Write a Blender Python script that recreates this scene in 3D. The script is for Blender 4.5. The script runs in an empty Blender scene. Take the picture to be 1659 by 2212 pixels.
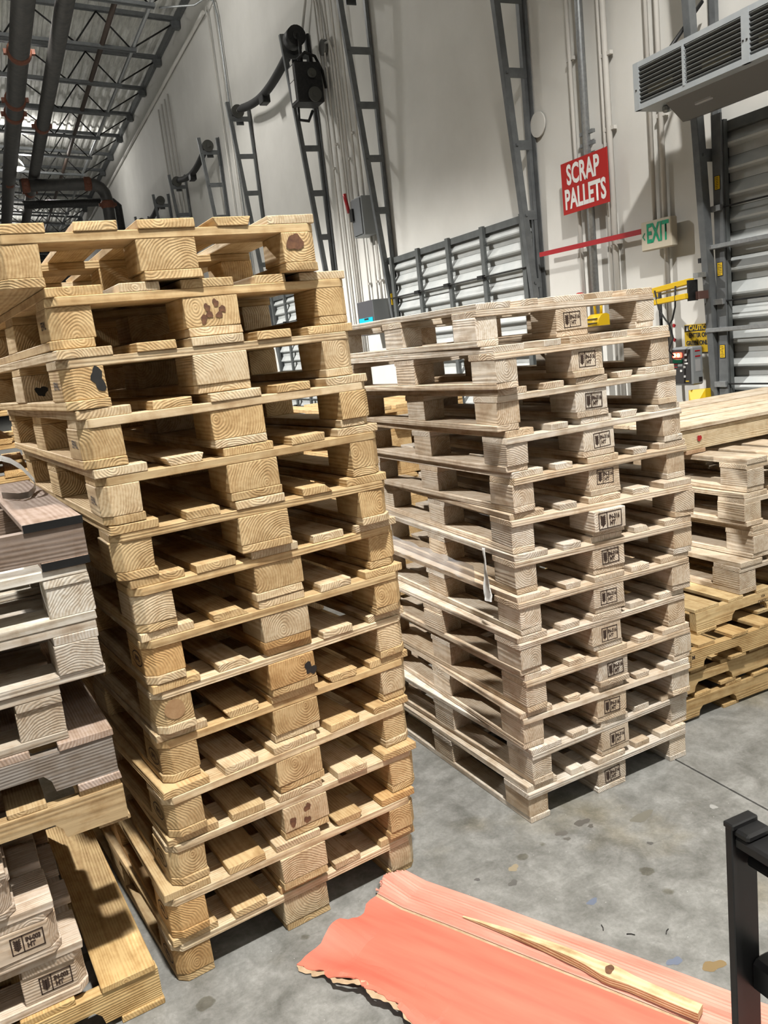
import bpy, bmesh, math, random
from mathutils import Vector, Matrix
random.seed(7)
S = bpy.context.scene
COL = S.collection
# ------------------------------------------------------------------ camera
cam = bpy.data.cameras.new('camera'); co = bpy.data.objects.new('camera', cam); COL.objects.link(co)
R_ = Vector((0.9015057, -0.41817158, -0.11144506)); U_ = Vector((0.18230367, 0.13339855, 0.97415101)); W_ = Vector((0.39249566, 0.89851953, -0.19649377))
co.matrix_world = Matrix(((R_.x, U_.x, -W_.x, 0), (R_.y, U_.y, -W_.y, 0), (R_.z, U_.z, -W_.z, 1.652), (0, 0, 0, 1)))
cam.sensor_fit = 'HORIZONTAL'; cam.sensor_width = 36; cam.lens = 36 * 1794.1 / 1659; cam.clip_start = 0.05; cam.clip_end = 200
S.camera = co
# ------------------------------------------------------------------ light
S.view_settings.view_transform = 'Standard'; S.view_settings.look = 'None'; S.view_settings.gamma = 1
S.view_settings.use_curve_mapping = False; S.view_settings.exposure = 0.55
w = bpy.data.worlds.new('world'); S.world = w; w.use_nodes = True
w.node_tree.nodes['Background'].inputs[0].default_value = (1.0, 0.93, 0.85, 1); w.node_tree.nodes['Background'].inputs[1].default_value = 0.006
LAMPS = [(0.65, -0.4, 7.6, 3500, 130), (0.3, -9.5, 7.6, 350, 136), (1.5, 25.4, 7.35, 1500, 125), (1.5, 13.2, 7.35, 350, 125), (-4.2, 11.0, 7.6, 10000, 132),  # second entry is an unseen fill, added to brighten the stack fronts
         (-6.0, -1.0, 7.6, 700, 130), (1.5, 38.0, 7.35, 1200, 130), (-5.0, 24.0, 7.6, 1800, 130)]
def rad(d): return d * math.pi / 180

# ------------------------------------------------------------------ materials
MATS = {}
AL = .70
def newmat(name, col=(.5, .5, .5), rough=.6, metal=0, emit=None, es=0, scale_=True):
    if name in MATS: return MATS[name]
    col = tuple(c * AL for c in col) if scale_ else col
    m = bpy.data.materials.new(name); m.use_nodes = True; b = m.node_tree.nodes['Principled BSDF']
    b.inputs['Base Color'].default_value = (*col, 1); b.inputs['Roughness'].default_value = rough; b.inputs['Metallic'].default_value = metal
    if emit: b.inputs['Emission Color'].default_value = (*emit, 1); b.inputs['Emission Strength'].default_value = es
    MATS[name] = m; return m
def noisy(name, c1, c2, scale=8, rough=.6, metal=0, bump=.0, detail=6, stretch=(1, 1, 1), lo=.35, hi=.65, bscale=None):
    if name in MATS: return MATS[name]
    c1 = tuple(c * AL for c in c1); c2 = tuple(c * AL for c in c2)
    m = newmat(name, c1, rough, metal, scale_=False); nt = m.node_tree; N = nt.nodes; L = nt.links; b = N['Principled BSDF']
    tc = N.new('ShaderNodeTexCoord'); mp = N.new('ShaderNodeMapping'); mp.inputs['Scale'].default_value = stretch
    L.new(tc.outputs['Object'], mp.inputs[0])
    n = N.new('ShaderNodeTexNoise'); n.inputs['Scale'].default_value = scale; n.inputs['Detail'].default_value = detail; n.inputs['Roughness'].default_value = .6
    L.new(mp.outputs[0], n.inputs['Vector'])
    r = N.new('ShaderNodeValToRGB'); r.color_ramp.elements[0].position = lo; r.color_ramp.elements[1].position = hi
    r.color_ramp.elements[0].color = (*c1, 1); r.color_ramp.elements[1].color = (*c2, 1)
    L.new(n.outputs['Fac'], r.inputs[0]); L.new(r.outputs[0], b.inputs['Base Color'])
    if bump:
        bp = N.new('ShaderNodeBump'); bp.inputs['Strength'].default_value = bump; bp.inputs['Distance'].default_value = .01
        if bscale:
            n2 = N.new('ShaderNodeTexNoise'); n2.inputs['Scale'].default_value = bscale; n2.inputs['Detail'].default_value = 8; L.new(mp.outputs[0], n2.inputs['Vector']); L.new(n2.outputs['Fac'], bp.inputs['Height'])
        else: L.new(n.outputs['Fac'], bp.inputs['Height'])
        L.new(bp.outputs[0], b.inputs['Normal'])
    return m
def woodmat(name, axis):
    # annual rings around the grain axis; tint comes from the object's own colour
    m = newmat(name, (.6, .42, .24), .72); nt = m.node_tree; N = nt.nodes; L = nt.links; b = N['Principled BSDF']
    b.inputs['Specular IOR Level'].default_value = .2
    tc = N.new('ShaderNodeTexCoord'); oi = N.new('ShaderNodeObjectInfo')
    wn = N.new('ShaderNodeTexWhiteNoise'); wn.noise_dimensions = '1D'; L.new(oi.outputs['Random'], wn.inputs['W'])
    off = N.new('ShaderNodeVectorMath'); off.operation = 'MULTIPLY_ADD'; off.inputs[1].default_value = (.15, .15, .15); off.inputs[2].default_value = (-.075, -.075, -.075)
    L.new(wn.outputs['Color'], off.inputs[0])
    ad = N.new('ShaderNodeVectorMath'); ad.operation = 'ADD'; L.new(tc.outputs['Object'], ad.inputs[0]); L.new(off.outputs[0], ad.inputs[1])
    mp = N.new('ShaderNodeMapping'); mp.inputs['Scale'].default_value = (.10, 1, 1) if axis == 'X' else (1, .10, 1); L.new(ad.outputs[0], mp.inputs[0])
    n1 = N.new('ShaderNodeTexNoise'); n1.inputs['Scale'].default_value = 9; n1.inputs['Detail'].default_value = 2; L.new(mp.outputs[0], n1.inputs['Vector'])
    d = N.new('ShaderNodeVectorMath'); d.operation = 'MULTIPLY_ADD'; d.inputs[1].default_value = (.045, .045, .045); L.new(n1.outputs['Color'], d.inputs[0]); L.new(mp.outputs[0], d.inputs[2])
    wv = N.new('ShaderNodeTexWave'); wv.wave_type = 'RINGS'; wv.rings_direction = axis; wv.inputs['Scale'].default_value = 44; wv.inputs['Distortion'].default_value = .7; wv.inputs['Detail'].default_value = 2; wv.inputs['Detail Scale'].default_value = 2
    L.new(d.outputs[0], wv.inputs['Vector'])
    # saw fuzz
    n2 = N.new('ShaderNodeTexNoise'); n2.inputs['Scale'].default_value = 110; n2.inputs['Detail'].default_value = 5; L.new(mp.outputs[0], n2.inputs['Vector'])
    # blotches
    n3 = N.new('ShaderNodeTexNoise'); n3.inputs['Scale'].default_value = 14; n3.inputs['Detail'].default_value = 5; n3.inputs['Roughness'].default_value = .65; L.new(ad.outputs[0], n3.inputs['Vector'])
    r1 = N.new('ShaderNodeMapRange'); r1.inputs[1].default_value = .1; r1.inputs[2].default_value = 1; r1.inputs[3].default_value = 1.04; r1.inputs[4].default_value = .84; L.new(wv.outputs['Fac'], r1.inputs[0])
    r2 = N.new('ShaderNodeMapRange'); r2.inputs[1].default_value = .3; r2.inputs[2].default_value = .7; r2.inputs[3].default_value = .84; r2.inputs[4].default_value = 1.12; L.new(n2.outputs['Fac'], r2.inputs[0])
    r3 = N.new('ShaderNodeMapRange'); r3.inputs[1].default_value = .3; r3.inputs[2].default_value = .62; r3.inputs[3].default_value = .68; r3.inputs[4].default_value = 1.08; L.new(n3.outputs['Fac'], r3.inputs[0])
    mu = N.new('ShaderNodeMath'); mu.operation = 'MULTIPLY'; L.new(r1.outputs[0], mu.inputs[0]); L.new(r2.outputs[0], mu.inputs[1])
    mv = N.new('ShaderNodeMath'); mv.operation = 'MULTIPLY'; L.new(mu.outputs[0], mv.inputs[0]); L.new(r3.outputs[0], mv.inputs[1])
    # darker means redder: power per channel through a gamma-like tint
    mx = N.new('ShaderNodeMix'); mx.data_type = 'RGBA'; mx.blend_type = 'MULTIPLY'; mx.inputs[0].default_value = 1
    rp = N.new('ShaderNodeValToRGB'); e = rp.color_ramp.elements
    e[0].position = .40; e[0].color = (.42, .32, .23, 1); e[1].position = 1.0; e[1].color = (1, 1, 1, 1)
    k = e.new(.75); k.color = (.79, .73, .66, 1)
    L.new(mv.outputs[0], rp.inputs[0])
    L.new(oi.outputs['Color'], mx.inputs[6]); L.new(rp.outputs[0], mx.inputs[7]); L.new(mx.outputs[2], b.inputs['Base Color'])
    bp = N.new('ShaderNodeBump'); bp.inputs['Strength'].default_value = .55; bp.inputs['Distance'].default_value = .0012
    hm = N.new('ShaderNodeMath'); hm.operation = 'ADD'; L.new(wv.outputs['Fac'], hm.inputs[0]); L.new(n2.outputs['Fac'], hm.inputs[1]); L.new(hm.outputs[0], bp.inputs['Height'])
    L.new(bp.outputs[0], b.inputs['Normal'])
    return m
WY = woodmat('wood_grain_lengthwise', 'Y'); WX = woodmat('wood_grain_crosswise', 'X')
M_steel = noisy('grey_painted_steel', (.13, .14, .145), (.18, .19, .195), 12, .45, .3)
M_dark = noisy('dark_oiled_steel', (.012, .012, .012), (.03, .03, .03), 30, .5, .4)
M_black = noisy('black_gloss_paint', (.006, .006, .006), (.012, .012, .013), 20, .38)
M_galv = noisy('galvanised_steel', (.38, .40, .41), (.5, .52, .53), 40, .4, .7)
M_white = newmat('white_paint', (.72, .71, .67), .5)
M_door = noisy('door_panel_grey_white', (.50, .53, .53), (.60, .62, .61), 6, .45, .1)
M_doorbar = noisy('door_rib_grey', (.10, .11, .11), (.14, .15, .15), 9, .5, .2)
M_red = newmat('red_sign_face', (.48, .022, .018), .35)
M_redt = newmat('red_tape', (.42, .008, .014), .45)
M_wht = newmat('white_letters', (.85, .85, .83), .5)
M_beige = newmat('beige_plastic', (.62, .56, .44), .45)
M_green = newmat('green_exit_letters', (.0, .34, .17), .4)
M_greend = newmat('green_lens', (.0, .06, .03), .2)
M_yel = newmat('yellow_paint', (.80, .52, .01), .4)
M_blk = newmat('black_print', (.015, .013, .012), .6)
M_burn = newmat('burnt_brand', (.045, .022, .012), .8)
M_ink = newmat('blue_black_ink', (.02, .02, .09), .6)
M_cyan = newmat('cyan_label', (.0, .55, .75), .5)
M_grbox = newmat('grey_enamel', (.30, .32, .33), .45, .1)
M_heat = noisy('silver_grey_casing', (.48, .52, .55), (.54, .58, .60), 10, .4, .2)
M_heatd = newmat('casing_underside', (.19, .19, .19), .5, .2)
M_redl = newmat('red_lit_lens', (.8, .02, .01), .3, 0, (1, .06, .03), 5)
M_redb = newmat('red_lens', (.45, .01, .015), .3)
M_rub = newmat('black_rubber', (.01, .01, .01), .7)
M_pipe = noisy('dark_pipe_paint', (.045, .045, .045), (.075, .07, .065), 10, .5, .2)
M_rust = noisy('red_oxide_coupling', (.10, .028, .012), (.18, .05, .018), 30, .7)
M_knot = noisy('knot_wood', (.10, .04, .02), (.22, .10, .045), 60, .8)
M_tar = noisy('black_splash', (.008, .008, .008), (.02, .018, .016), 60, .6)
M_strap = newmat('milky_plastic_strap', (1, 1, .98), .3)
M_lamp = newmat('lamp_glow', (1, 1, 1), .5, 0, (1, .96, .9), 14)
# walls / floor / ceiling
M_wall = noisy('white_wall_paint', (.72, .71, .67), (.78, .77, .73), 2.0, .75, 0, .04, 8, bscale=90)
M_deck = noisy('stained_metal_deck', (.70, .70, .67), (.98, .98, .93), 5, .7, 0, 0, 8, (6, .8, 1), .3, .6)
def floormat():
    m = newmat('polished_concrete', (.3, .3, .29), .42); nt = m.node_tree; N = nt.nodes; L = nt.links; b = N['Principled BSDF']
    b.inputs['Specular IOR Level'].default_value = .35
    tc = N.new('ShaderNodeTexCoord')
    def noise(sc, det=6, rough=.6, vec=None, dist=0):
        n = N.new('ShaderNodeTexNoise'); n.inputs['Scale'].default_value = sc; n.inputs['Detail'].default_value = det; n.inputs['Roughness'].default_value = rough; n.inputs['Distortion'].default_value = dist
        L.new(vec or tc.outputs['Object'], n.inputs['Vector']); return n
    def ramp(src, a, b_, c1, c2):
        r = N.new('ShaderNodeValToRGB'); r.color_ramp.elements[0].position = a; r.color_ramp.elements[1].position = b_
        r.color_ramp.elements[0].color = (*c1, 1); r.color_ramp.elements[1].color = (*c2, 1); L.new(src, r.inputs[0]); return r
    def mul(a, b_, bt='MULTIPLY', fac=1):
        x = N.new('ShaderNodeMix'); x.data_type = 'RGBA'; x.blend_type = bt; x.inputs[0].default_value = fac; L.new(a, x.inputs[6]); L.new(b_, x.inputs[7]); return x
    base = ramp(noise(7, 10, .68, dist=.4).outputs['Fac'], .32, .68, (.125, .125, .115), (.275, .275, .262))
    fine = ramp(noise(90, 6, .7).outputs['Fac'], .3, .7, (.82, .82, .82), (1.08, 1.08, 1.08))
    mid = ramp(noise(24, 8, .7, dist=.6).outputs['Fac'], .32, .68, (.80, .80, .79), (1.12, 1.12, 1.12))
    x = mul(mul(base.outputs[0], fine.outputs[0]).outputs[2], mid.outputs[0])
    # dark drip spots
    v = N.new('ShaderNodeTexVoronoi'); v.inputs['Scale'].default_value = 5.5; L.new(tc.outputs['Object'], v.inputs['Vector'])
    nd = noise(14, 3); ad = N.new('ShaderNodeMath'); ad.operation = 'MULTIPLY_ADD'; ad.inputs[1].default_value = .22; L.new(nd.outputs['Fac'], ad.inputs[0]); L.new(v.outputs['Distance'], ad.inputs[2])
    sp = ramp(ad.outputs[0], .225, .25, (.60, .58, .52), (1, 1, 1)); x = mul(x.outputs[2], sp.outputs[0])
    # warm stains
    st = ramp(noise(2.1, 4, .5).outputs['Fac'], .58, .72, (1, 1, 1), (.86, .78, .62)); x = mul(x.outputs[2], st.outputs[0])
    # scratches
    mp = N.new('ShaderNodeMapping'); mp.inputs['Rotation'].default_value = (0, 0, .9); mp.inputs['Scale'].default_value = (1.5, 40, 1); L.new(tc.outputs['Object'], mp.inputs[0])
    sc = ramp(noise(1.6, 5, .6, mp.outputs[0], 1.2).outputs['Fac'], .30, .36, (.82, .82, .82), (1, 1, 1)); x = mul(x.outputs[2], sc.outputs[0])
    # bright flecks
    vf = N.new('ShaderNodeTexVoronoi'); vf.inputs['Scale'].default_value = 26; L.new(tc.outputs['Object'], vf.inputs['Vector'])
    fl = ramp(vf.outputs['Distance'], .03, .045, (.5, .5, .48), (0, 0, 0)); x = mul(x.outputs[2], fl.outputs[0], 'ADD', .5)
    L.new(x.outputs[2], b.inputs['Base Color'])
    bp = N.new('ShaderNodeBump'); bp.inputs['Strength'].default_value = .12; bp.inputs['Distance'].default_value = .004; L.new(noise(35, 8).outputs['Fac'], bp.inputs['Height']); L.new(bp.outputs[0], b.inputs['Normal'])
    return m
M_floor = floormat()
def cardmat():
    m = newmat('coral_card', (.80, .22, .14), .6); nt = m.node_tree; N = nt.nodes; L = nt.links; b = N['Principled BSDF']
    tc = N.new('ShaderNodeTexCoord'); n = N.new('ShaderNodeTexNoise'); mp = N.new('ShaderNodeMapping'); mp.inputs['Scale'].default_value = (.6, 6, 1); L.new(tc.outputs['Object'], mp.inputs[0]); L.new(mp.outputs[0], n.inputs['Vector'])
    n.inputs['Scale'].default_value = 5; n.inputs['Detail'].default_value = 6
    r = N.new('ShaderNodeValToRGB'); r.color_ramp.elements[0].position = .3; r.color_ramp.elements[1].position = .7
    r.color_ramp.elements[0].color = (.50, .118, .078, 1); r.color_ramp.elements[1].color = (.60, .165, .108, 1)
    L.new(n.outputs['Fac'], r.inputs[0]); L.new(r.outputs[0], b.inputs['Base Color']); return m
M_card = cardmat()
M_cardp = noisy('faded_coral_card', (.72, .27, .19), (.82, .42, .32), 6, .65, 0, 0, 6, (.5, 3, 1))
M_cardi = noisy('torn_card_edge', (.50, .34, .20), (.62, .46, .30), 40, .8)
def filmmat():
    m = newmat('clear_stretch_film', (.9, .92, .95), .12); b = m.node_tree.nodes['Principled BSDF']; b.inputs['Alpha'].default_value = .45; return m
M_film = filmmat()

# ------------------------------------------------------------------ helpers
def link(name, me, parent=None, loc=(0, 0, 0), rot=(0, 0, 0), color=None):
    o = bpy.data.objects.new(name, me); COL.objects.link(o); o.location = loc; o.rotation_euler = rot
    if parent: o.parent = parent
    if color: o.color = (color[0] * AL, color[1] * AL, color[2] * AL, 1)
    return o
def tag(o, label, cat, group=None):
    o['label'] = label; o['category'] = cat
    if group: o['group'] = group
    return o
def root(name, loc, rz=0, label=None, cat=None, group=None):
    o = bpy.data.objects.new(name, None); COL.objects.link(o); o.location = loc; o.rotation_euler = (0, 0, rz); o.empty_display_size = .05
    if label: tag(o, label, cat, group)
    return o
def struct(o): o['kind'] = 'structure'; return o
def fin(bm, name, mat, smooth=False):
    me = bpy.data.meshes.new(name); bmesh.ops.recalc_face_normals(bm, faces=bm.faces); bm.to_mesh(me); bm.free()
    for m in (mat if isinstance(mat, (list, tuple)) else [mat]): me.materials.append(m)
    if smooth:
        for p in me.polygons: p.use_smooth = True
    return me
def bbox(bm, c, s, rz=0, mi=0, rot=None):
    M = Matrix.Translation(Vector(c)) @ (rot if rot else Matrix.Rotation(rz, 4, 'Z')) @ Matrix.Diagonal((s[0], s[1], s[2], 1))
    r = bmesh.ops.create_cube(bm, size=1, matrix=M)
    fs = set()
    for v in r['verts']:
        for f in v.link_faces: fs.add(f)
    for f in fs: f.material_index = mi
    return r['verts']
def tube(bm, pts, r, n=10, mi=0, cap=True):
    pts = [Vector(p) for p in pts]; rings = []
    up0 = None
    for i, p in enumerate(pts):
        if i == 0: d = pts[1] - p
        elif i == len(pts) - 1: d = p - pts[-2]
        else: d = (pts[i + 1] - p).normalized() + (p - pts[i - 1]).normalized()
        d.normalize()
        if up0 is None: up0 = Vector((0, 0, 1)) if abs(d.z) < .9 else Vector((1, 0, 0))
        a = d.cross(up0); 
        if a.length < 1e-4: a = d.cross(Vector((0, 1, 0)))
        a.normalize(); b = a.cross(d).normalized(); up0 = b
        rr = r[i] if isinstance(r, (list, tuple)) else r
        rings.append([bm.verts.new(p + a * math.cos(t) * rr + b * math.sin(t) * rr) for t in [2 * math.pi * k / n for k in range(n)]])
    for i in range(len(rings) - 1):
        for k in range(n):
            f = bm.faces.new((rings[i][k], rings[i][(k + 1) % n], rings[i + 1][(k + 1) % n], rings[i + 1][k])); f.material_index = mi; f.smooth = True
    if cap:
        for q in (rings[0][::-1], rings[-1]):
            f = bm.faces.new(q); f.material_index = mi
def prism(bm, pts, z0, z1, mi=0):
    a = [bm.verts.new((x, y, z0)) for x, y in pts]; b = [bm.verts.new((x, y, z1)) for x, y in pts]; n = len(pts)
    fs = [bm.faces.new(a[::-1]), bm.faces.new(b)]
    for i in range(n): fs.append(bm.faces.new((a[i], a[(i + 1) % n], b[(i + 1) % n], b[i])))
    for f in fs: f.material_index = mi
    return a + b
def boxmesh(name, s, mat, c=(0, 0, 0), bev=0):
    bm = bmesh.new(); bbox(bm, c, s)
    if bev: bmesh.ops.bevel(bm, geom=bm.edges[:], offset=bev, segments=1, affect='EDGES')
    return fin(bm, name, mat)
def part(name, s, mat, parent, loc, rot=(0, 0, 0), bev=0, color=None):
    return link(name, boxmesh(name, s, mat, bev=bev), parent, loc, rot, color)
CACHE = {}
def timber(kind, w, l, h, axis, var=0, ch=()):
    """a piece of sawn timber centred on its origin, w along x, l along y, h along z; ch = chamfered vertical corners"""
    key = (round(w, 4), round(l, 4), round(h, 4), axis, var, tuple(ch), kind)
    if key in CACHE: return CACHE[key]
    rnd = random.Random(hash((key[0], key[1], key[2], var)) & 0xffff)
    bm = bmesh.new(); c = .024
    P = []
    for i, (sx, sy) in enumerate(((-1, -1), (1, -1), (1, 1), (-1, 1))):
        x, y = sx * w / 2, sy * l / 2
        if i in ch:
            a, b = (x - sx * c, y), (x, y - sy * c)
            P += [a, b] if i in (1, 3) else [b, a]
        else: P.append((x, y))
    vs = prism(bm, P, -h / 2, h / 2)
    for v in vs: v.co += Vector((rnd.uniform(-1, 1) * .0016, rnd.uniform(-1, 1) * .0016, rnd.uniform(-1, 1) * .0003))
    bmesh.ops.bevel(bm, geom=bm.edges[:], offset=.0018, segments=1, affect='EDGES')
    if var == 3 and kind == 'deck_board':       # waney edge
        for v in bm.verts:
            if v.co.z > 0 and v.co.x > w / 2 - .006: v.co.x -= w * .22
    if var == 4 and kind == 'deck_board':       # both lower edges waney
        for v in bm.verts:
            if v.co.z < 0 and abs(v.co.x) > w / 2 - .006: v.co.x *= .82
    me = fin(bm, kind, WX if axis == 'X' else WY); CACHE[key] = me; return me
def shade(c, r, a=.10):
    k = 1 + r.uniform(-a, a); j = r.uniform(-.04, .04)
    return (min(c[0] * k, 1), min(c[1] * k * (1 - j * .6), 1), min(c[2] * k * (1 - j * 1.6), 1))

def block_pallet(loc, rz, rnd, tint, label, group, Wd=.8, Lg=1.2, H=.1425, bw=.1, cu=.5, cw=.145, cham=True, bl=.145, bax='Y', narrow=.1, flat=None, tints=None):
    """local x = short side, local y = long side, origin = near left corner on the ground"""
    t = root('block_pallet', loc, rz, label, 'pallet', group)
    k = H / .1435
    hb, hk, hc, hd = .022 * k, .0765 * k, .022 * k, .0225 * k
    cx = cu * Wd; j = lambda a=.003: rnd.uniform(-a, a)
    col = lambda: shade((tints and rnd.choice(tints)) or tint, rnd)
    z = 0
    for n, (x, w_, ch) in enumerate(((bw / 2, bw, (0, 3)), (cx, cw, ()), (Wd - bw / 2, bw, (1, 2)))):
        link('bottom_board', timber('bottom_board', w_, Lg, hb, 'Y', rnd.randint(0, 2), ch if cham else ()), t, (x + j(), Lg / 2 + j(), hb / 2), (0, 0, j(.004)), col())
    blocks = {}
    for ix, (x, w_) in enumerate(((bw / 2, bw), (cx, cw), (Wd - bw / 2, bw))):
        for iy, y in enumerate((bl / 2, Lg / 2, Lg - bl / 2)):
            ch = ()
            if cham and ix != 1 and iy != 1: ch = ({(0, 0): 0, (2, 0): 1, (2, 2): 2, (0, 2): 3}[(ix, iy)],)
            b = link('block', timber('block', w_, bl, hk, bax, rnd.randint(0, 2), ch), t, (x + j(.004), y + j(.004), hb + hk / 2), (0, 0, j(.02)), col())
            blocks[(ix, iy)] = b
    for y in (bl / 2, Lg / 2, Lg - bl / 2):
        link('cross_board', timber('cross_board', Wd, .145 if bl > .12 else bl, hc, 'X', rnd.randint(0, 2), (0, 1) if (cham and y < .3) else ()), t, (Wd / 2 + j(), y + j(), hb + hk + hc / 2), (0, 0, j(.004)), col())
    wds = [.13 * Wd / .8 + rnd.uniform(-.01, .015), narrow * Wd / .8 + j(.008), .145 * Wd / .8, narrow * Wd / .8 + j(.008), .13 * Wd / .8 + rnd.uniform(-.01, .015)]
    xs = [wds[0] / 2, .295 * Wd, cx, .705 * Wd, Wd - wds[4] / 2]
    for i in range(5):
        v = rnd.choice((0, 1, 2, 0, 1, 3, 4)) if i in (1, 3) else rnd.randint(0, 2)
        link('deck_board', timber('deck_board', round(wds[i], 2), Lg, hd, 'Y', v), t, (xs[i] + (j(.012) if i in (1, 3) else 0), Lg / 2 + j(.005), hb + hk + hc + hd / 2), (0, 0, j(.006)), col())
    return t, blocks

def stringer_pallet(loc, rz, rnd, tint, label, group, Wf=1.2, Dp=1.0, sh=.09, bt=.016, nb=7, nbb=4, notch=True, boardw=.09, frontw=.14, sw=.035, deck_front=0.0, tints=None, board_col=None, mirror=False):
    """local x = along the notched stringers (facing -y), local y = depth; boards run along y... origin near-left corner"""
    t = root('stringer_pallet', loc, rz, label, 'pallet', group)
    j = lambda a=.004: rnd.uniform(-a, a)
    key = ('stringer', Wf, sh, notch, sw)
    if key not in CACHE:
        bm = bmesh.new(); P = [(0, 0)]
        if notch:
            for a in (.18, .68):
                x0 = a * Wf; nw = .19 * Wf; nh = .48 * sh
                P += [(x0, 0), (x0 + .006, nh * .6), (x0 + .022, nh), (x0 + nw - .022, nh), (x0 + nw - .006, nh * .6), (x0 + nw, 0)]
        P += [(Wf, 0), (Wf, sh), (0, sh)]
        a = [bm.verts.new((x - Wf / 2, -sw / 2, y - sh / 2)) for x, y in P]; b = [bm.verts.new((x - Wf / 2, sw / 2, y - sh / 2)) for x, y in P]; n = len(P)
        bm.faces.new(a); bm.faces.new(b[::-1])
        for i in range(n): bm.faces.new((a[(i + 1) % n], a[i], b[i], b[(i + 1) % n]))
        CACHE[key] = fin(bm, 'stringer', WX)
    for y in (sw / 2, Dp / 2, Dp - sw / 2):
        link('stringer', CACHE[key], t, (Wf / 2, y + j(), bt + sh / 2), (0, 0, j(.004)), shade(tint, rnd))
    def boards(n, z, nm, fw):
        for i in range(n):
            w_ = fw if i in (0, n - 1) else boardw
            x = fw / 2 + (Wf - fw) * i / (n - 1)
            link(nm, timber(nm, round(w_, 3), Dp, bt, 'Y', rnd.randint(0, 2)), t, (x + j(), Dp / 2 + j(.008) - deck_front, z), (0, 0, j(.008)), shade(board_col or (tints and rnd.choice(tints)) or tint, rnd))
    boards(nbb, bt / 2, 'bottom_board', frontw * .8); boards(nb, bt + sh + bt / 2, 'deck_board', frontw)
    return t

def textmesh(txt, size, bold=.0, xs=1.0, align='CENTER', extr=.0):
    cu = bpy.data.curves.new('lettering', 'FONT'); cu.body = txt; cu.size = size; cu.align_x = align; cu.align_y = 'CENTER'; cu.offset = bold; cu.extrude = extr; cu.resolution_u = 3
    o = bpy.data.objects.new('lettering', cu); COL.objects.link(o); bpy.context.view_layer.update()
    me = bpy.data.meshes.new_from_object(o.evaluated_get(bpy.context.evaluated_depsgraph_get())); bpy.data.objects.remove(o)
    me.transform(Matrix.Diagonal((xs, 1, 1, 1)))
    return me
def addmesh(bm, me, M, mi=0):
    n = len(bm.faces); tmp = me.copy(); tmp.transform(M); bm.from_mesh(tmp); bpy.data.meshes.remove(tmp); bm.faces.ensure_lookup_table()
    for f in bm.faces[n:]: f.material_index = mi
T = lambda x, y, z=0: Matrix.Translation((x, y, z))
def stampmesh(code, w_, h_):
    """a heat-treatment brand: frame, wheat ear, code; lies in local XZ plane facing -y"""
    bm = bmesh.new(); th = .0030
    for (x0, y0, x1, y1) in ((-w_ / 2, -h_ / 2, w_ / 2, -h_ / 2), (-w_ / 2, h_ / 2, w_ / 2, h_ / 2), (-w_ / 2, -h_ / 2, -w_ / 2, h_ / 2), (w_ / 2, -h_ / 2, w_ / 2, h_ / 2), (-w_ * .14, -h_ / 2, -w_ * .14, h_ / 2)):
        bbox(bm, ((x0 + x1) / 2, (y0 + y1) / 2, 0), (abs(x1 - x0) + th, abs(y1 - y0) + th, .0006))
    cx = -w_ * .32
    bbox(bm, (cx, 0, 0), (.0022, h_ * .74, .0006))
    for i in range(5):
        for s in (-1, 1):
            bbox(bm, (cx + s * w_ * .055, -h_ * .22 + i * h_ * .125, 0), (w_ * .13, .0040, .0006), s * .75)
    addmesh(bm, textmesh(code, h_ * .38, .0011, .74), T(w_ * .18, h_ * .15)); addmesh(bm, textmesh('HT', h_ * .38, .0011, .85), T(w_ * .10, -h_ * .22))
    bm.transform(Matrix.Rotation(rad(90), 4, 'X')); return fin(bm, 'brand_stamp', M_burn)
ST316 = stampmesh('IN-316', .068, .048); ST003 = stampmesh('IN-003', .074, .044); ST316b = stampmesh('IN-316', .095, .055)
def ovalmesh():
    bm = bmesh.new(); n = 24
    a = [bm.verts.new((math.cos(t) * .040, math.sin(t) * .022, 0)) for t in [2 * math.pi * i / n for i in range(n)]]
    b = [bm.verts.new((math.cos(t) * .036, math.sin(t) * .0185, 0)) for t in [2 * math.pi * i / n for i in range(n)]]
    for i in range(n): bm.faces.new((a[i], a[(i + 1) % n], b[(i + 1) % n], b[i]))
    addmesh(bm, textmesh('EPAL', .019, .0008, .9), T(0, 0)); bm.transform(Matrix.Rotation(rad(90), 4, 'X') @ T(0, 0)); return fin(bm, 'oval_brand', M_burn)
OVAL = ovalmesh()
def blob(name, r, mat, seed, sq=1.0, irr=.35):
    rr = random.Random(seed); bm = bmesh.new(); n = 18
    ph = [rr.uniform(0, 6.28) for _ in range(3)]
    vs = []
    for i in range(n):
        t = 2 * math.pi * i / n; q = r * (1 + irr * (.5 * math.sin(2 * t + ph[0]) + .35 * math.sin(3 * t + ph[1]) + .25 * math.sin(5 * t + ph[2])))
        vs.append(bm.verts.new((math.cos(t) * q, 0, math.sin(t) * q * sq)))
    bm.faces.new(vs); return fin(bm, name, mat)

# ------------------------------------------------------------------ room
Ymax = 60
def quad_slab(name, c, s, mat, parent=None, bev=0): return link(name, boxmesh(name, s, mat), parent, c)
fl = root('floor', (0, 0, 0)); struct(fl)
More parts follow.
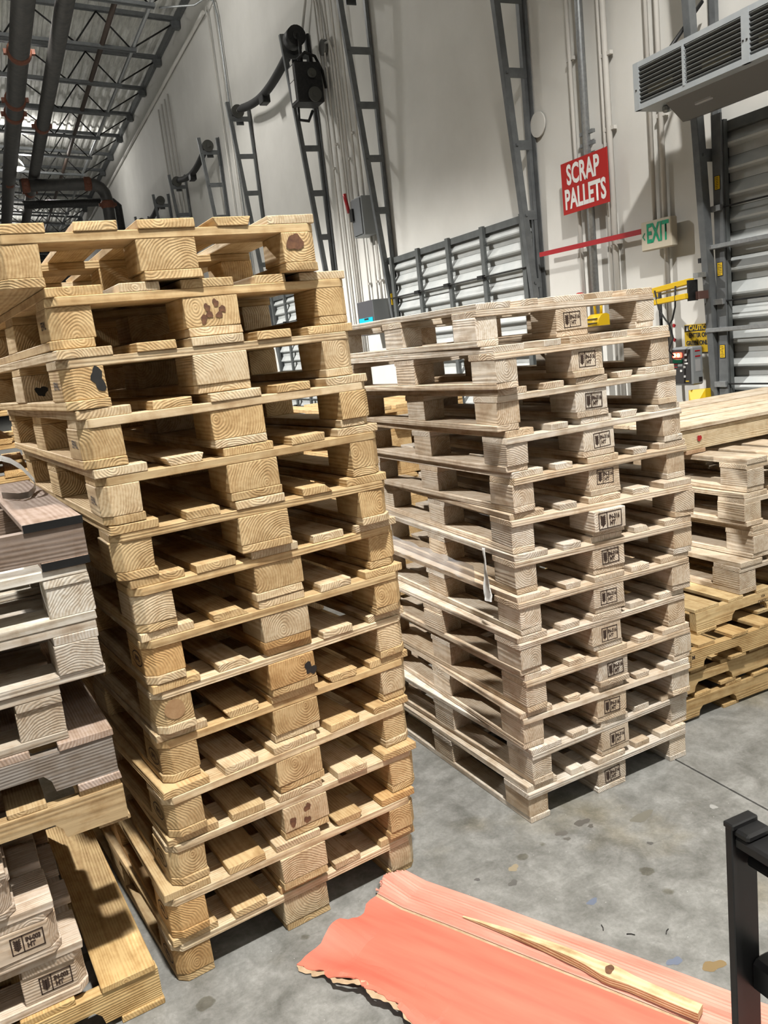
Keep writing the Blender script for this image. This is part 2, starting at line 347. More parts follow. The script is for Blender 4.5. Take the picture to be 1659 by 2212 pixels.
# slabs are meshes in world coordinates so that the concrete pattern is continuous
for (x0, x1, y0, y1) in ((-14, 2.052, -10, Ymax), (2.060, 4.5, -10, Ymax)):
    bm = bmesh.new(); bbox(bm, ((x0 + x1) / 2, (y0 + y1) / 2, -.1), (x1 - x0, y1 - y0, .2)); link('concrete_slab', fin(bm, 'concrete_slab', M_floor), fl)
bm = bmesh.new(); bbox(bm, (2.056, 25, -.06), (.02, 70, .1)); link('joint_filler', fin(bm, 'joint_filler', newmat('dark_joint', (.05, .05, .048), .9)), fl)
o = quad_slab('wall_right', (4.5, 25, 4.4), (.2, 70, 8.8), M_wall); struct(o)
o = quad_slab('wall_far', (-4.8, Ymax + .1, 4.8), (18.8, .2, 9.6), M_wall); struct(o)
# corrugated roof deck
SL = .08
def rz_(x): return 8.26 + (4.4 - x) * SL
bm = bmesh.new(); x = 4.4; prof = []
while x > -9:
    for dx, dz in ((0, 0), (.05, .0), (.075, .045), (.145, .045), (.17, 0)): prof.append((x - dx, rz_(x - dx) + dz))
    x -= .18
A = [bm.verts.new((px, -10, pz)) for px, pz in prof]; B = [bm.verts.new((px, Ymax, pz)) for px, pz in prof]
for i in range(len(prof) - 1): bm.faces.new((A[i], A[i + 1], B[i + 1], B[i]))
o = link('ceiling', fin(bm, 'ceiling', M_deck)); struct(o)
# ledger angle along the wall under the deck
o = link('trim_1', boxmesh('trim_1', (.06, 60, .14), M_steel), None, (4.36, 28, 8.14)); struct(o)
# bar joists
joists = [15.06 + 2.02 * i for i in range(-2, 20)]
for i, y in enumerate(joists):
    t = root('roof_joist', (4.38, y, 7.98), 0, ('steel bar joist under the roof, %s from the near end of those in sight' % ('first', 'second', 'third', 'fourth', 'fifth', 'sixth', 'seventh')[i - 1]) if 0 < i < 8 else 'dark steel bar joist in the far part of the roof', 'joist', 'bar joists under the roof' if not 0 < i < 8 else 'near bar joists under the roof')
    if i <= 0: t['label'] = 'dark steel bar joist above the frame at the near end of the roof'
    Lx = 8.0; sl = SL
    ang = math.atan(sl)
    def along(xd, dz=0): return (-xd, 0, dz + xd * sl)
    bm = bmesh.new()
    for s in (-1, 1): bbox(bm, (-Lx / 2, s * .035, .12 + Lx / 2 * sl), (Lx, .045, .07), rot=Matrix.Rotation(ang, 4, 'Y'))
    link('top_chord', fin(bm, 'top_chord', M_steel), t)
    link('bearing_seat', boxmesh('bearing_seat', (.16, .14, .13), M_steel, (-.08, 0, .02)), t)
    bm = bmesh.new(); x0, x1 = .87, Lx
    for s in (-1, 1): bbox(bm, (-(x0 + x1) / 2, s * .035, -.52 + (x0 + x1) / 2 * sl), (x1 - x0, .045, .055), rot=Matrix.Rotation(ang, 4, 'Y'))
    link('bottom_chord', fin(bm, 'bottom_chord', M_steel), t)
    top = [.05 + 1.2 * k for k in range(5)]; bot = [.95] + [.65 + 1.2 * k + .1 for k in range(1, 5)]
    seq = [(.05, .08)]
    for k in range(4): seq += [(bot[k] if k else .97, -.5), (1.5 + 1.2 * k, .08)]
    for a, b in zip(seq, seq[1:]):
        bm = bmesh.new(); tube(bm, [along(*a), along(*b)], .016, 6); link('web_bar', fin(bm, 'web_bar', M_dark), t)
# high bays
for i, (x, y, z, e, vis) in enumerate(LAMPS):
    lb = {2: 'bright high bay lamp with bell reflector hanging under the far roof'}.get(i, 'high bay lamp with bell reflector hanging outside the picture')
    t = root('high_bay_lamp', (x, y, z), 0, lb, 'lamp', 'high bay lamps' if i != 2 else None)
    bm = bmesh.new(); N_ = 20; pr = [(.07, .42), (.09, .30), (.12, .28), (.20, .16), (.27, .0), (.265, .0), (.19, .15), (.08, .27)]
    rg = [[bm.verts.new((math.cos(a) * r, math.sin(a) * r, h)) for a in [2 * math.pi * k / N_ for k in range(N_)]] for r, h in pr]
    for q in range(len(rg) - 1):
        for k in range(N_): bm.faces.new((rg[q][k], rg[q][(k + 1) % N_], rg[q + 1][(k + 1) % N_], rg[q + 1][k])).smooth = True
    link('reflector', fin(bm, 'reflector', newmat('reflector_aluminium', (.6, .6, .58), .3, .6)), t)
    bm = bmesh.new(); tube(bm, [(0, 0, .30), (0, 0, .56)], .10, 14); tube(bm, [(0, 0, .5), (0, 0, 1.0)], .01, 6); link('ballast', fin(bm, 'ballast', M_dark), t)
    bm = bmesh.new(); tube(bm, [(0, 0, .03), (0, 0, .2)], [.17, .08], 14); link('bulb', fin(bm, 'bulb', M_lamp), t)
    bm = bmesh.new(); tube(bm, [(0, 0, .0), (0, 0, -.03)], [.25, .20], 18); link('glass_lens', fin(bm, 'glass_lens', M_lamp), t)
    up = bpy.data.lights.new('high_bay_uplight', 'POINT'); up.energy = 190 if i < 5 else 120; up.shadow_soft_size = .12; up.color = (1, .97, .92)
    uo = bpy.data.objects.new('high_bay_uplight', up); COL.objects.link(uo); uo.parent = t; uo.location = (.22, 0, .12)
    ld = bpy.data.lights.new('high_bay_light', 'SPOT'); ld.energy = e * 1.0; ld.spot_size = rad(vis); ld.spot_blend = .22; ld.shadow_soft_size = .16; ld.color = (1, .965, .91)
    lo = bpy.data.objects.new('high_bay_light', ld); COL.objects.link(lo); lo.parent = t; lo.location = (0, 0, -.06)
# sprinkler mains and other overhead lines
def pipe(name, label, pts, r, mat, cat='pipe', group=None, n=14):
    p0 = Vector(pts[0]); bm = bmesh.new(); tube(bm, [Vector(p) - p0 for p in pts], r, n)
    return tag(link(name, fin(bm, name, mat), None, p0), label, cat, group)
def piped(label, pts, r, coup, mat=M_pipe):
    p0 = Vector(pts[0]); t = root('sprinkler_main', p0, 0, label, 'pipe')
    bm = bmesh.new(); tube(bm, [Vector(p) - p0 for p in pts], r, 16); link('pipe_run', fin(bm, 'pipe_run', mat), t)
    for c, d in coup:
        c = Vector(c) - p0; d = Vector(d).normalized(); bm = bmesh.new(); tube(bm, [c - d * .09, c - d * .05, c + d * .05, c + d * .09], [r * 1.02, r * 1.18, r * 1.18, r * 1.02], 16)
        for s in (-1, 1):
            q = d.cross(Vector((0, 0, 1))); q = q.normalized() if q.length > .1 else Vector((1, 0, 0)); bbox(bm, c + q * s * r * 1.2, (.08, .08, .07))
        link('coupling', fin(bm, 'coupling', M_rust), t)
    return t
piped('largest dark sprinkler main under the roof at the left edge, with rusty couplings', [(1.235, 8, 6.5), (1.16, 23.0, 6.5), (1.16, 58, 6.5)], .15, [((1.205, 14.3, 6.5), (0, 1, 0)), ((1.19, 16.6, 6.5), (0, 1, 0)), ((1.185, 17.4, 6.5), (0, 1, 0)), ((1.165, 22.8, 6.5), (1, 0, 0))])
piped('second dark overhead pipe just right of the largest sprinkler main', [(1.73, 8, 6.5), (1.66, 58, 6.5)], .12, [((1.70, 18.2, 6.5), (0, 1, 0)), ((1.68, 24.2, 6.5), (0, 1, 0))])
e_ = [(1.34, 22.0, 6.21), (2.90, 22.0, 6.21)] + [(2.90 + .34 * math.sin(a), 22.0, 5.87 + .34 * math.cos(a)) for a in [rad(q) for q in (20, 45, 70, 90)]] + [(3.24, 22.0, 0.0)]
piped('crosswise overhead pipe with rusty elbow dropping down toward the wall', e_, .14, [((1.46, 22.0, 6.21), (1, 0, 0)), ((2.85, 22.0, 6.21), (1, 0, 0)), ((3.24, 22.0, 5.72), (0, 0, 1))])
pipe('drop_pipe', 'dark vertical pipe beside the elbow drop near the far wall', [(1.4, 22.9, 5.95), (3.50, 22.9, 5.95), (3.62, 22.9, 5.83), (3.62, 22.9, 0)], .10, M_dark)
pipe('sprinkler_branch', 'thin brown sprinkler branch line running along under the roof joists', [(2.9, 8, 7.62), (2.86, 58, 7.62)], .045, newmat('brown_pipe', (.06, .04, .03), .6))
pipe('overhead_conduit', 'thin galvanised conduit running along under the roof joists nearest the wall', [(3.47, 8, 7.6), (3.42, 58, 7.6)], .035, M_galv)
pipe('wall_line_conduit', 'pale conduit running high along the wall just below the roof', [(4.36, 15.25, 7.55), (4.36, 58, 7.55)], .035, M_white)

# ------------------------------------------------------------------ wall things
# vertical conduits (y, z0, z1, r, x, mat)
def vconduit(y, z0, z1, r, mat, label, x=4.36, group=None, clamps=()):
    t = root('wall_conduit', (x, y, z0), 0, label, 'conduit', group)
    bm = bmesh.new(); tube(bm, [(0, 0, 0), (0, 0, z1 - z0)], r, 8); link('conduit_tube', fin(bm, 'conduit_tube', mat), t)
    for c in clamps: link('clamp', boxmesh('clamp', (.03, r * 5, .025), mat), t, (.01, 0, c - z0))
M_whp = newmat('white_painted_conduit', (.66, .64, .60), .5)
vconduit(5.52, .3, 7.9, .016, M_whp, 'white painted conduit passing behind the left part of the red sign', clamps=(3.6, 2.2))
vconduit(5.345, .3, 7.9, .030, M_galv, 'thick bare grey conduit passing behind the middle of the red sign', 4.33, clamps=(2.95, 3.03))
vconduit(5.175, .3, 7.9, .012, M_whp, 'thin white conduit behind the right part of the red sign, the further one', clamps=(2.9,))
vconduit(5.12, .3, 7.9, .022, M_whp, 'white conduit passing just right of the red sign', clamps=(3.5, 3.0, 2.2))
vconduit(4.70, 2.2, 7.9, .015, M_whp, 'left one of the two white conduits above the exit sign', clamps=(3.9,))
vconduit(4.60, 1.2, 7.9, .018, M_whp, 'right one of the two white conduits running down behind the exit sign', clamps=(2.95,))
for i, (y, z0, z1) in enumerate(((10.34, .5, 7.9), (10.18, .5, 7.9), (10.02, .5, 7.9), (9.84, 3.4, 7.9), (9.66, 3.4, 7.9), (9.50, 3.4, 7.9))):
    vconduit(y, z0, z1, .013, M_whp, 'thin white conduit between the second and third dock doors, %s from the left' % ('first', 'second', 'third', 'fourth', 'fifth', 'sixth')[i], clamps=(3.9 + (i % 3) * .25,))
for i, y in enumerate((9.66, 9.42, 9.3)):
    vconduit(y, 2.0, 3.0, .012, M_whp, 'short white conduit dropping from the switch box, %s from the left' % ('first', 'second', 'third')[i], clamps=(2.4,))
for i, (y, z1) in enumerate(((15.0, 7.55), (14.6, 7.4))):
    vconduit(y, .5, z1, .016, M_whp, 'thin conduit left of the third dock door, the %s one' % ('left', 'right')[i])
for i, y in enumerate((19.9, 19.5, 19.15, 18.8)):
    vconduit(y, .5, 7.3, .018, M_whp, 'thin conduit in the far bay of the wall, %s from the left' % ('first', 'second', 'third', 'fourth')[i])
pipe('conduit_bend', 'curved grey cable bridging from the roof down to the wall conduit', [(3.6, 15.16, 7.55), (3.8, 14.95, 7.5), (4.1, 14.8, 7.48), (4.25, 14.6, 7.52), (4.34, 14.5, 7.45), (4.36, 14.45, 7.2), (4.36, 14.45, .5)], .016, M_galv, 'cable')

# dock doors and their vertical-lift tracks
DOORS = [(1.30, 4.12), (6.12, 8.92), (10.75, 13.5), (15.55, 18.4), (20.35, 23.1), (25.1, 27.9)]
ordn = ['first', 'second', 'third', 'fourth', 'fifth', 'sixth']
def slatmesh(L_):
    bm = bmesh.new(); P = [(0, .000), (-.055, .004), (-.055, .022), (.0, .072), (.0, .085), (0, .150), (.012, .150), (.012, 0)]
    P = [(-.003, 0), (-.003, .052), (-.052, .064), (-.055, .076), (-.003, .148), (.012, .148), (.012, 0)]
    a = [bm.verts.new((x, -L_ / 2, z)) for x, z in P]; b = [bm.verts.new((x, L_ / 2, z)) for x, z in P]; n = len(P)
    bm.faces.new(a); bm.faces.new(b[::-1])
    for i in range(n): bm.faces.new((a[i], b[i], b[(i + 1) % n], a[(i + 1) % n]))
    return fin(bm, 'slat', M_door)
for di, (y0, y1) in enumerate(DOORS):
    d = root('door_%d' % (di + 1), (4.39, (y0 + y1) / 2, 0)); struct(d); Lw = y1 - y0 - .10; me = slatmesh(Lw)
    n = 18 if di == 0 else 17; top = .15 * n
    for k in range(n): link('slat', me, d, (-.02, 0, k * .15))
    link('top_rail', boxmesh('top_rail', (.07, Lw, .06), M_doorbar), d, (-.04, 0, top + .02))
    ys = [Lw / 2 - .04 - i * (Lw - .08) / 4 for i in range(5)]
    for i, y in enumerate(ys):
        st = link('stile', boxmesh('stile', (.03, .06, top + .06), M_doorbar), d, (-.09, y, top / 2 + .03))
        for k in range(2, n, 2): pass
    bm = bmesh.new()
    for y in ys[1:4]:
        for k in range(1, n): bbox(bm, (-.085, y - .02, k * .15 + .05), (.03, .035, .03), rot=Matrix.Rotation(.7, 4, 'X'))
    o = link('clip_row', fin(bm, 'clip_row', M_doorbar), d); o['kind'] = 'stuff'
    for z in ((2.16, .85) if di else (2.25, 1.68, 1.155)):
        bm = bmesh.new(); tube(bm, [(-.115, -Lw / 2 - .02, z), (-.115, Lw / 2 + .08, z)], .006, 6); link('lock_rod', fin(bm, 'lock_rod', M_dark), d)
        for y in (ys[1:4] if di else ys[:1]): link('rod_guide', boxmesh('rod_guide', (.05, .09, .035), M_galv if di == 0 else M_dark), d, (-.115, y + .03, z))
    if di == 0:
        for z in (2.02, 1.505, .98): link('strut_bar', boxmesh('strut_bar', (.05, Lw + .04, .028), M_galv, bev=.004), d, (-.135, .06, z))
    for s, ye in ((1, y1), (-1, y0)):
        if di == 0 and s < 0: continue
        side = 'far' if s > 0 else 'near'
        t = root('door_track', (4.36, ye, 0), 0, '%s side lift track of the %s dock door counted from the right' % ('left' if s > 0 else 'right', ordn[di]), 'door track')
        zt = 5.6
        bm = bmesh.new(); bbox(bm, (0, 0, zt / 2), (.03, .045, zt)); bbox(bm, (.025, s * .03, zt / 2), (.008, .07, zt)); link('wall_angle', fin(bm, 'wall_angle', M_steel), t)
        # guide rail: upright below, leaning away from the wall above
        zb = 1.5 if di else 1.0; sl_ = .074 if di else .056
        def xr_(z): return -.02 - (0 if di else .045) - max(0, z - zb) * sl_
        bm = bmesh.new()
        for (za, zc) in ((0, zb), (zb, zt)):
            xa, xb = xr_(za), xr_(zc); M = Matrix.Rotation(-math.atan2(xa - xb, zc - za), 4, 'Y'); Ln = math.hypot(xa - xb, zc - za)
            for c_, s_ in (((0, .024, 0), (.055, .007, Ln)), ((0, -.024, 0), (.055, .007, Ln)), ((-.026, 0, 0), (.007, .05, Ln))): bbox(bm, Vector(((xa + xb) / 2, 0, (za + zc) / 2)) + (M @ Vector(c_)), s_, rot=M)
        link('guide_rail', fin(bm, 'guide_rail', M_steel), t)
        for k in range(7 if di else 6):
            z = zt - .25 - k * .555; xr = xr_(z)
            bm = bmesh.new(); bbox(bm, (xr / 2, -.02, z), (abs(xr) + .03, .010, .075)); bbox(bm, (xr, -.03, z), (.016, .02, .016)); link('rung', fin(bm, 'rung', M_steel), t)
        # cable drum on top
        bm = bmesh.new(); tube(bm, [(-.18, -.05, 0), (-.18, -.035, 0), (-.18, .035, 0), (-.18, .05, 0)], [.10, .10, .10, .10], 18); tube(bm, [(-.18, -.08, 0), (-.18, .08, 0)], .03, 8); link('cable_drum', fin(bm, 'cable_drum', M_dark if di == 2 and s < 0 else newmat('drum_grey', (.10, .10, .09), .5, .5)), t, (0, 0, zt - .14))
        link('drum_bracket', boxmesh('drum_bracket', (.12, .012, .24), M_steel), t, (-.14, .06, zt - .20))
        if di == 0:
            for z in (2.39, 1.88, 1.365): pass
            bm = bmesh.new(); bbox(bm, (-.01, -.03, 1.35), (.06, .06, 2.7)); link('jamb_channel', fin(bm, 'jamb_channel', M_dark), t, (0, -.02, 0))
            for z in (2.6, 1.95): link('cable_clip', boxmesh('cable_clip', (.02, .02, .03), M_dark), t, (-.14, .04, z))
    if di == 0:
        sp = link('side_plate', boxmesh('side_plate', (.012, .075, top + .1), M_steel), d, (-.115, Lw / 2 - .025, top / 2 + .05))
        for z in (2.40, 1.88, 1.365):
            bm = bmesh.new(); bbox(bm, (0, 0, 0), (.002, .045, .085), mi=1); bbox(bm, (-.001, 0, 0), (.002, .038, .078), mi=0)
            rr = random.Random(int(z * 100))
            for q in range(7): bbox(bm, (-.0025, rr.uniform(-.004, .004), -.03 + q * .01), (.001, rr.uniform(.015, .03), .003), mi=1)
            link('warning_sticker', fin(bm, 'warning_sticker', [M_yel, M_blk]), sp, (-.008, 0, z - top / 2 - .05))
    if di == 1:
        link('yellow_latch', boxmesh('yellow_latch', (.03, .03, .13), M_yel, bev=.004), d, (-.10, Lw / 2 + .03, 2.15))
# torsion hose (black bundle) between the drums of doors 3, 4, 5
for di in (2, 3, 4):
    y0, y1 = DOORS[di]; pts = [(4.18, y0 + .1 + (y1 - y0 - .2) * k / 14, 5.62 - .30 * math.sin(math.pi * k / 14) ** .8 if False else 5.47 - .16 * math.sin(math.pi * k / 14)) for k in range(15)]
    t = root('spring_shaft', pts[0], 0, 'thick black spring shaft across the top of the %s dock door counted from the right' % ordn[di], 'door shaft')
    bm = bmesh.new(); p0 = Vector(pts[0]); tube(bm, [Vector(p) - p0 for p in pts], [.03] + [.058] * 13 + [.03], 10); link('spring', fin(bm, 'spring', M_rub), t)
    link('center_bracket', boxmesh('center_bracket', (.12, .18, .12), M_dark, bev=.01), t, Vector(pts[7]) - p0 + Vector((0, 0, -.07)))
# operator on the third door's near track
t = root('door_operator', (4.10, 10.45, 4.75), 0, 'black door operator motor with gear wheels and cables high on the door track', 'motor')
link('gearbox', boxmesh('gearbox', (.34, .28, .46), M_dark, bev=.012), t, (.02, -.12, .13))
for (x, z, r) in ((.05, .22, .055), (.06, -.02, .085)):
    bm = bmesh.new(); tube(bm, [(x, -.30, z), (x, -.27, z)], r, 18); tube(bm, [(x, -.31, z), (x, -.29, z)], r * .4, 10); link('gear_wheel', fin(bm, 'gear_wheel', newmat('gear_grey', (.10, .10, .09), .5, .4)), t)
link('label_plate', boxmesh('label_plate', (.006, .14, .22), M_wht), t, (-.155, -.12, .05)); link('label_plate', boxmesh('label_plate', (.006, .14, .16), M_wht), t, (-.155, -.12, .25))
bm = bmesh.new(); tube(bm, [(-.02, -.12, .70), (-.02, .06, .70)], .12, 18); tube(bm, [(-.02, -.16, .70), (-.02, .09, .70)], .05, 10); link('top_sprocket', fin(bm, 'top_sprocket', M_dark), t)
for x in (-.02, .10):
    bm = bmesh.new(); tube(bm, [(x, -.17, .70), (x, -.17, .34)], .02, 6); link('drive_chain', fin(bm, 'drive_chain', M_dark), t)
bm = bmesh.new(); tube(bm, [(-.14, -.18, -.15), (-.16, -.22, -.30), (-.05, -.25, -.32), (.02, -.24, -.2)], .02, 8); link('hand_chain_guide', fin(bm, 'hand_chain_guide', M_dark), t)
bm = bmesh.new(); tube(bm, [(-.10, -.24, .38), (.0, -.26, .46), (.15, -.2, .44), (.26, -.12, .30), (.28, -.12, .1)], .018, 8); link('power_cable', fin(bm, 'power_cable', M_rub), t)
pipe('junction_conduit', 'white conduit looping from the roof to a round junction box by the operator', [(4.33, 10.9, 5.5), (4.34, 10.55, 5.95), (4.36, 10.3, 6.0), (4.36, 10.25, 5.7), (4.36, 10.2, 5.35)], .018, M_whp, 'conduit')
bm = bmesh.new(); tube(bm, [(0, 0, 0), (-.05, 0, 0)], .09, 16); tag(link('junction_box', fin(bm, 'junction_box', newmat('dull_zinc', (.2, .2, .19), .5, .4)), None, (4.39, 10.22, 5.28)), 'round grey junction box on the wall beside the door operator', 'junction box')
pipe('operator_conduit', 'white conduit running down the wall from the round junction box', [(4.36, 10.13, 5.30), (4.36, 10.0, 5.28), (4.36, 9.93, 5.1), (4.36, 9.95, 3.9), (4.36, 9.98, .5)], .015, M_whp, 'conduit')

# light switch disconnect
t = root('disconnect_switch', (4.30, 9.42, 2.95), 0, 'grey wall disconnect switch with a red lever', 'switch')
link('enclosure', boxmesh('enclosure', (.18, .30, .44), M_grbox, bev=.006), t, (0, 0, .20)); link('cover_lip', boxmesh('cover_lip', (.02, .26, .40), newmat('enclosure_dark', (.17, .18, .19), .5)), t, (-.095, 0, .20))
bm = bmesh.new(); tube(bm, [(-.12, .17, .28), (-.14, .19, .46), (-.14, .20, .50)], [.022, .022, .026], 8); link('lever', fin(bm, 'lever', M_redb), t)
link('lever_bracket', boxmesh('lever_bracket', (.04, .08, .14), M_dark), t, (-.11, .1, .24))
t = root('control_cabinet', (4.27, 9.35, 1.88), 0, 'small dark grey wall cabinet with a bright cyan label above the pallets', 'cabinet')
link('housing', boxmesh('housing', (.26, .46, .40), newmat('cabinet_dark', (.10, .10, .11), .4), bev=.006), t, (0, .0, .10)); link('label', boxmesh('label', (.004, .40, .17), M_cyan), t, (-.133, -.0, .02)); link('label_print', boxmesh('label_print', (.003, .12, .02), M_blk), t, (-.136, -.02, .09))
link('side_panel', boxmesh('side_panel', (.26, .005, .40), M_grbox), t, (0, -.233, .10))
tag(link('alarm_sounder', boxmesh('alarm_sounder', (.08, .16, .07), M_redb, bev=.02), None, (4.34, 9.85, 1.98)), 'small red alarm sounder on the wall left of the cyan label', 'alarm')

# SCRAP PALLETS sign (faces -x; local x of the lettering runs to world -y)
def on_wall(bm): bm.transform(Matrix(((0, 0, -1, 0), (-1, 0, 0, 0), (0, 1, 0, 0), (0, 0, 0, 1))))
t = root('scrap_pallets_sign', (4.285, 5.34, 2.675), 0, 'red rectangular sign on the wall with white SCRAP PALLETS lettering', 'sign')
link('sign_board', boxmesh('sign_board', (.006, .545, .38), M_red), t)
bm = bmesh.new(); addmesh(bm, textmesh('SCRAP', .200, .0065, .66), T(-.012, .086, .0045)); addmesh(bm, textmesh('PALLETS', .200, .0065, .66), T(0, -.090, .0045)); on_wall(bm); link('lettering', fin(bm, 'lettering', M_wht), t)
t = tag(link('red_tape_strip', boxmesh('red_tape_strip', (.004, 1.22, .037), M_redt), None, (4.30, 5.385, 2.232), (.010, 0, 0)), 'long red horizontal tape strip under the sign, ending at the exit sign', 'tape')
# EXIT sign
t = root('exit_sign', (4.28, 4.612, 2.182), 0, 'beige EXIT sign with green letters and left arrow', 'exit sign')
link('casing', boxmesh('casing', (.06, .29, .195), M_beige, bev=.006), t, (.03, 0, 0))
bm = bmesh.new(); addmesh(bm, textmesh('EXIT', .175, .005, .60), T(.02, .008, .001)); on_wall(bm); link('lettering', fin(bm, 'lettering', M_green), t, (-.001, 0, 0))
bm = bmesh.new()
for s in (-1, 1): bbox(bm, (-.115, s * .012, .001), (.032, .007, .001), s * .85)
on_wall(bm); link('arrow', fin(bm, 'arrow', M_green), t, (-.001, 0, 0))
bm = bmesh.new(); tube(bm, [(0, 0, 0), (-.014, 0, 0)], .098, 28); tag(link('wall_reflector', fin(bm, 'wall_reflector', M_white), None, (4.39, 6.005, 3.265)), 'round white disc on the wall beside the door track', 'disc')
# yellow-framed truck light swing arm & dock light
t = root('dock_light_bracket', (4.15, 4.32, 1.70), 0, 'yellow folded double bar bracket arm above the control box', 'bracket')
link('upper_bar', boxmesh('upper_bar', (.05, .34, .035), M_yel, bev=.003), t, (-.02, .0, .115), (-.08, 0, 0)); link('lower_bar', boxmesh('lower_bar', (.05, .33, .035), M_yel, bev=.003), t, (-.05, .0, .03), (-.05, 0, 0))
link('middle_strip', boxmesh('middle_strip', (.02, .30, .012), M_wht), t, (.03, .0, .085), (-.06, 0, 0)); link('end_plate', boxmesh('end_plate', (.08, .012, .13), M_dark), t, (-.01, -.165, .07)); link('wall_mount', boxmesh('wall_mount', (.11, .03, .05), newmat('rust_brown', (.09, .04, .03), .7)), t, (.05, -.20, .035)); link('wall_mount', boxmesh('wall_mount', (.11, .04, .03), M_galv), t, (.05, -.19, .16))
bm = bmesh.new(); tube(bm, [(-.05, .18, .03), (-.1, .2, .02), (-.14, .19, -.01)], .02, 8); link('pivot', fin(bm, 'pivot', M_dark), t)
def cable(label, pts, r=.006): return pipe('cable', label, pts, r, M_rub, 'cable', None, 6)
cable('black cable looping under the yellow bracket, left strand', [(4.08, 4.43, 1.80), (4.08, 4.40, 1.68), (4.09, 4.35, 1.60), (4.1, 4.33, 1.575), (4.1, 4.35, 1.45), (4.1, 4.37, 1.2)])
cable('black cable looping under the yellow bracket, right strand', [(4.08, 4.24, 1.81), (4.08, 4.25, 1.68), (4.09, 4.29, 1.60), (4.1, 4.33, 1.57), (4.1, 4.30, 1.48), (4.1, 4.345, 1.40), (4.12, 4.32, 1.36)])
cable('thick black cable dropping behind the right edge of the middle pallet stack', [(4.3, 4.62, 1.82), (4.3, 4.62, 1.5), (4.3, 4.61, 1.1)], .012)
t = root('dock_light', (3.87, 4.76, 1.64), 0, 'yellow caged dock work light seen through the top pallet', 'light')
bm = bmesh.new(); tube(bm, [(0, .07, 0), (0, -.07, -.005)], [.055, .06], 14); link('lamp_head', fin(bm, 'lamp_head', M_yel), t)
for k in range(6):
    bm = bmesh.new(); a = rad(60 + k * 26 + 100); tube(bm, [(math.cos(a) * .062, .06, math.sin(a) * .062), (math.cos(a) * .066, -.06, math.sin(a) * .066)], .004, 5); link('guard_rib', fin(bm, 'guard_rib', M_blk), t)
bm = bmesh.new(); tube(bm, [(0, .03, .05), (0, .035, .11), (0, .0, .13), (0, -.035, .11), (0, -.03, .05)], .010, 8); link('yoke', fin(bm, 'yoke', M_yel), t)
bm = bmesh.new(); tube(bm, [(0, .071, 0), (0, .075, 0)], .035, 14); link('lens', fin(bm, 'lens', M_galv), t)
link('mounting_arm', boxmesh('mounting_arm', (.54, .03, .03), M_yel), t, (.27, 0, .14))
bm = bmesh.new(); tube(bm, [(0, 0, 0), (0, 0, .03), (0, 0, .05)], [.045, .045, .02], 12); tag(link('red_beacon', fin(bm, 'red_beacon', M_redb), None, (4.3, 5.5, 1.83)), 'small red beacon dome peeking above the middle pallet stack', 'beacon')
# control box
t = root('dock_control_box', (4.19, 4.325, 1.155), 0, 'grey dock control box with lit red signal light and black button panel', 'control box')
link('enclosure', boxmesh('enclosure', (.10, .185, .255), M_grbox, bev=.010), t, (.05, 0, .128)); link('front_plate', boxmesh('front_plate', (.004, .165, .225), M_blk), t, (-.003, .002, .128))
link('red_signal', boxmesh('red_signal', (.012, .085, .034), M_redl, bev=.005), t, (-.009, .03, .205))
for y in (.012, .048):
    bm = bmesh.new(); tube(bm, [(-.012, y, .205), (-.017, y, .205)], .013, 12); link('bulb_spot', fin(bm, 'bulb_spot', newmat('hot_spot', (1, .6, .3), .3, 0, (1, .45, .2), 9)), t)
link('green_signal', boxmesh('green_signal', (.012, .085, .030), M_greend, bev=.005), t, (-.009, .028, .165))
for (y, z) in ((.0, .10), (-.03, .125), (-.03, .062), (-.045, .17), (-.045, .205)): link('push_button', boxmesh('push_button', (.006, .014, .014), M_wht), t, (-.008, y, z))
for (y, z, w_, h_, m) in ((.05, .145, .03, .004, M_redb), (.05, .125, .03, .004, M_redb), (-.045, .148, .03, .010, M_wht), (.01, .138, .04, .016, newmat('plate_grey', (.25, .25, .25), .5)), (-.05, .03, .028, .006, M_yel)): link('panel_label', boxmesh('panel_label', (.002, w_, h_), m), t, (-.006, y, z))
for z, h_, m in ((.225, .008, M_redb), (.19, .008, M_redb), (.13, .08, newmat('label_grey', (.42, .42, .42), .5))): link('side_label', boxmesh('side_label', (.045, .002, h_), m), t, (.05, -.0935, z))
link('keyhole_plate', boxmesh('keyhole_plate', (.03, .002, .03), M_blk), t, (.07, -.0935, .035))
t = root('document_holder', (4.22, 4.23, 1.03), 0, 'yellow wedge shaped holder under the control box', 'holder')
bm = bmesh.new(); vs = [bm.verts.new(v) for v in ((0, .075, -.04), (0, -.075, -.04), (0, -.075, .10), (0, .075, .09), (.05, .075, -.04), (.05, -.075, -.04), (.05, -.075, .10), (.05, .075, .09), (-.04, .0, -.04))]
for f in ((0, 8, 3), (8, 1, 2), (8, 2, 3), (0, 4, 5, 1, 8), (4, 0, 3, 7), (1, 5, 6, 2), (3, 2, 6, 7), (5, 4, 7, 6)): bm.faces.new([vs[i] for i in f])
link('wedge', fin(bm, 'wedge', M_yel), t); link('small_label', boxmesh('small_label', (.003, .04, .014), M_wht), t, (-.022, .03, -.02), (0, 0, -.4))
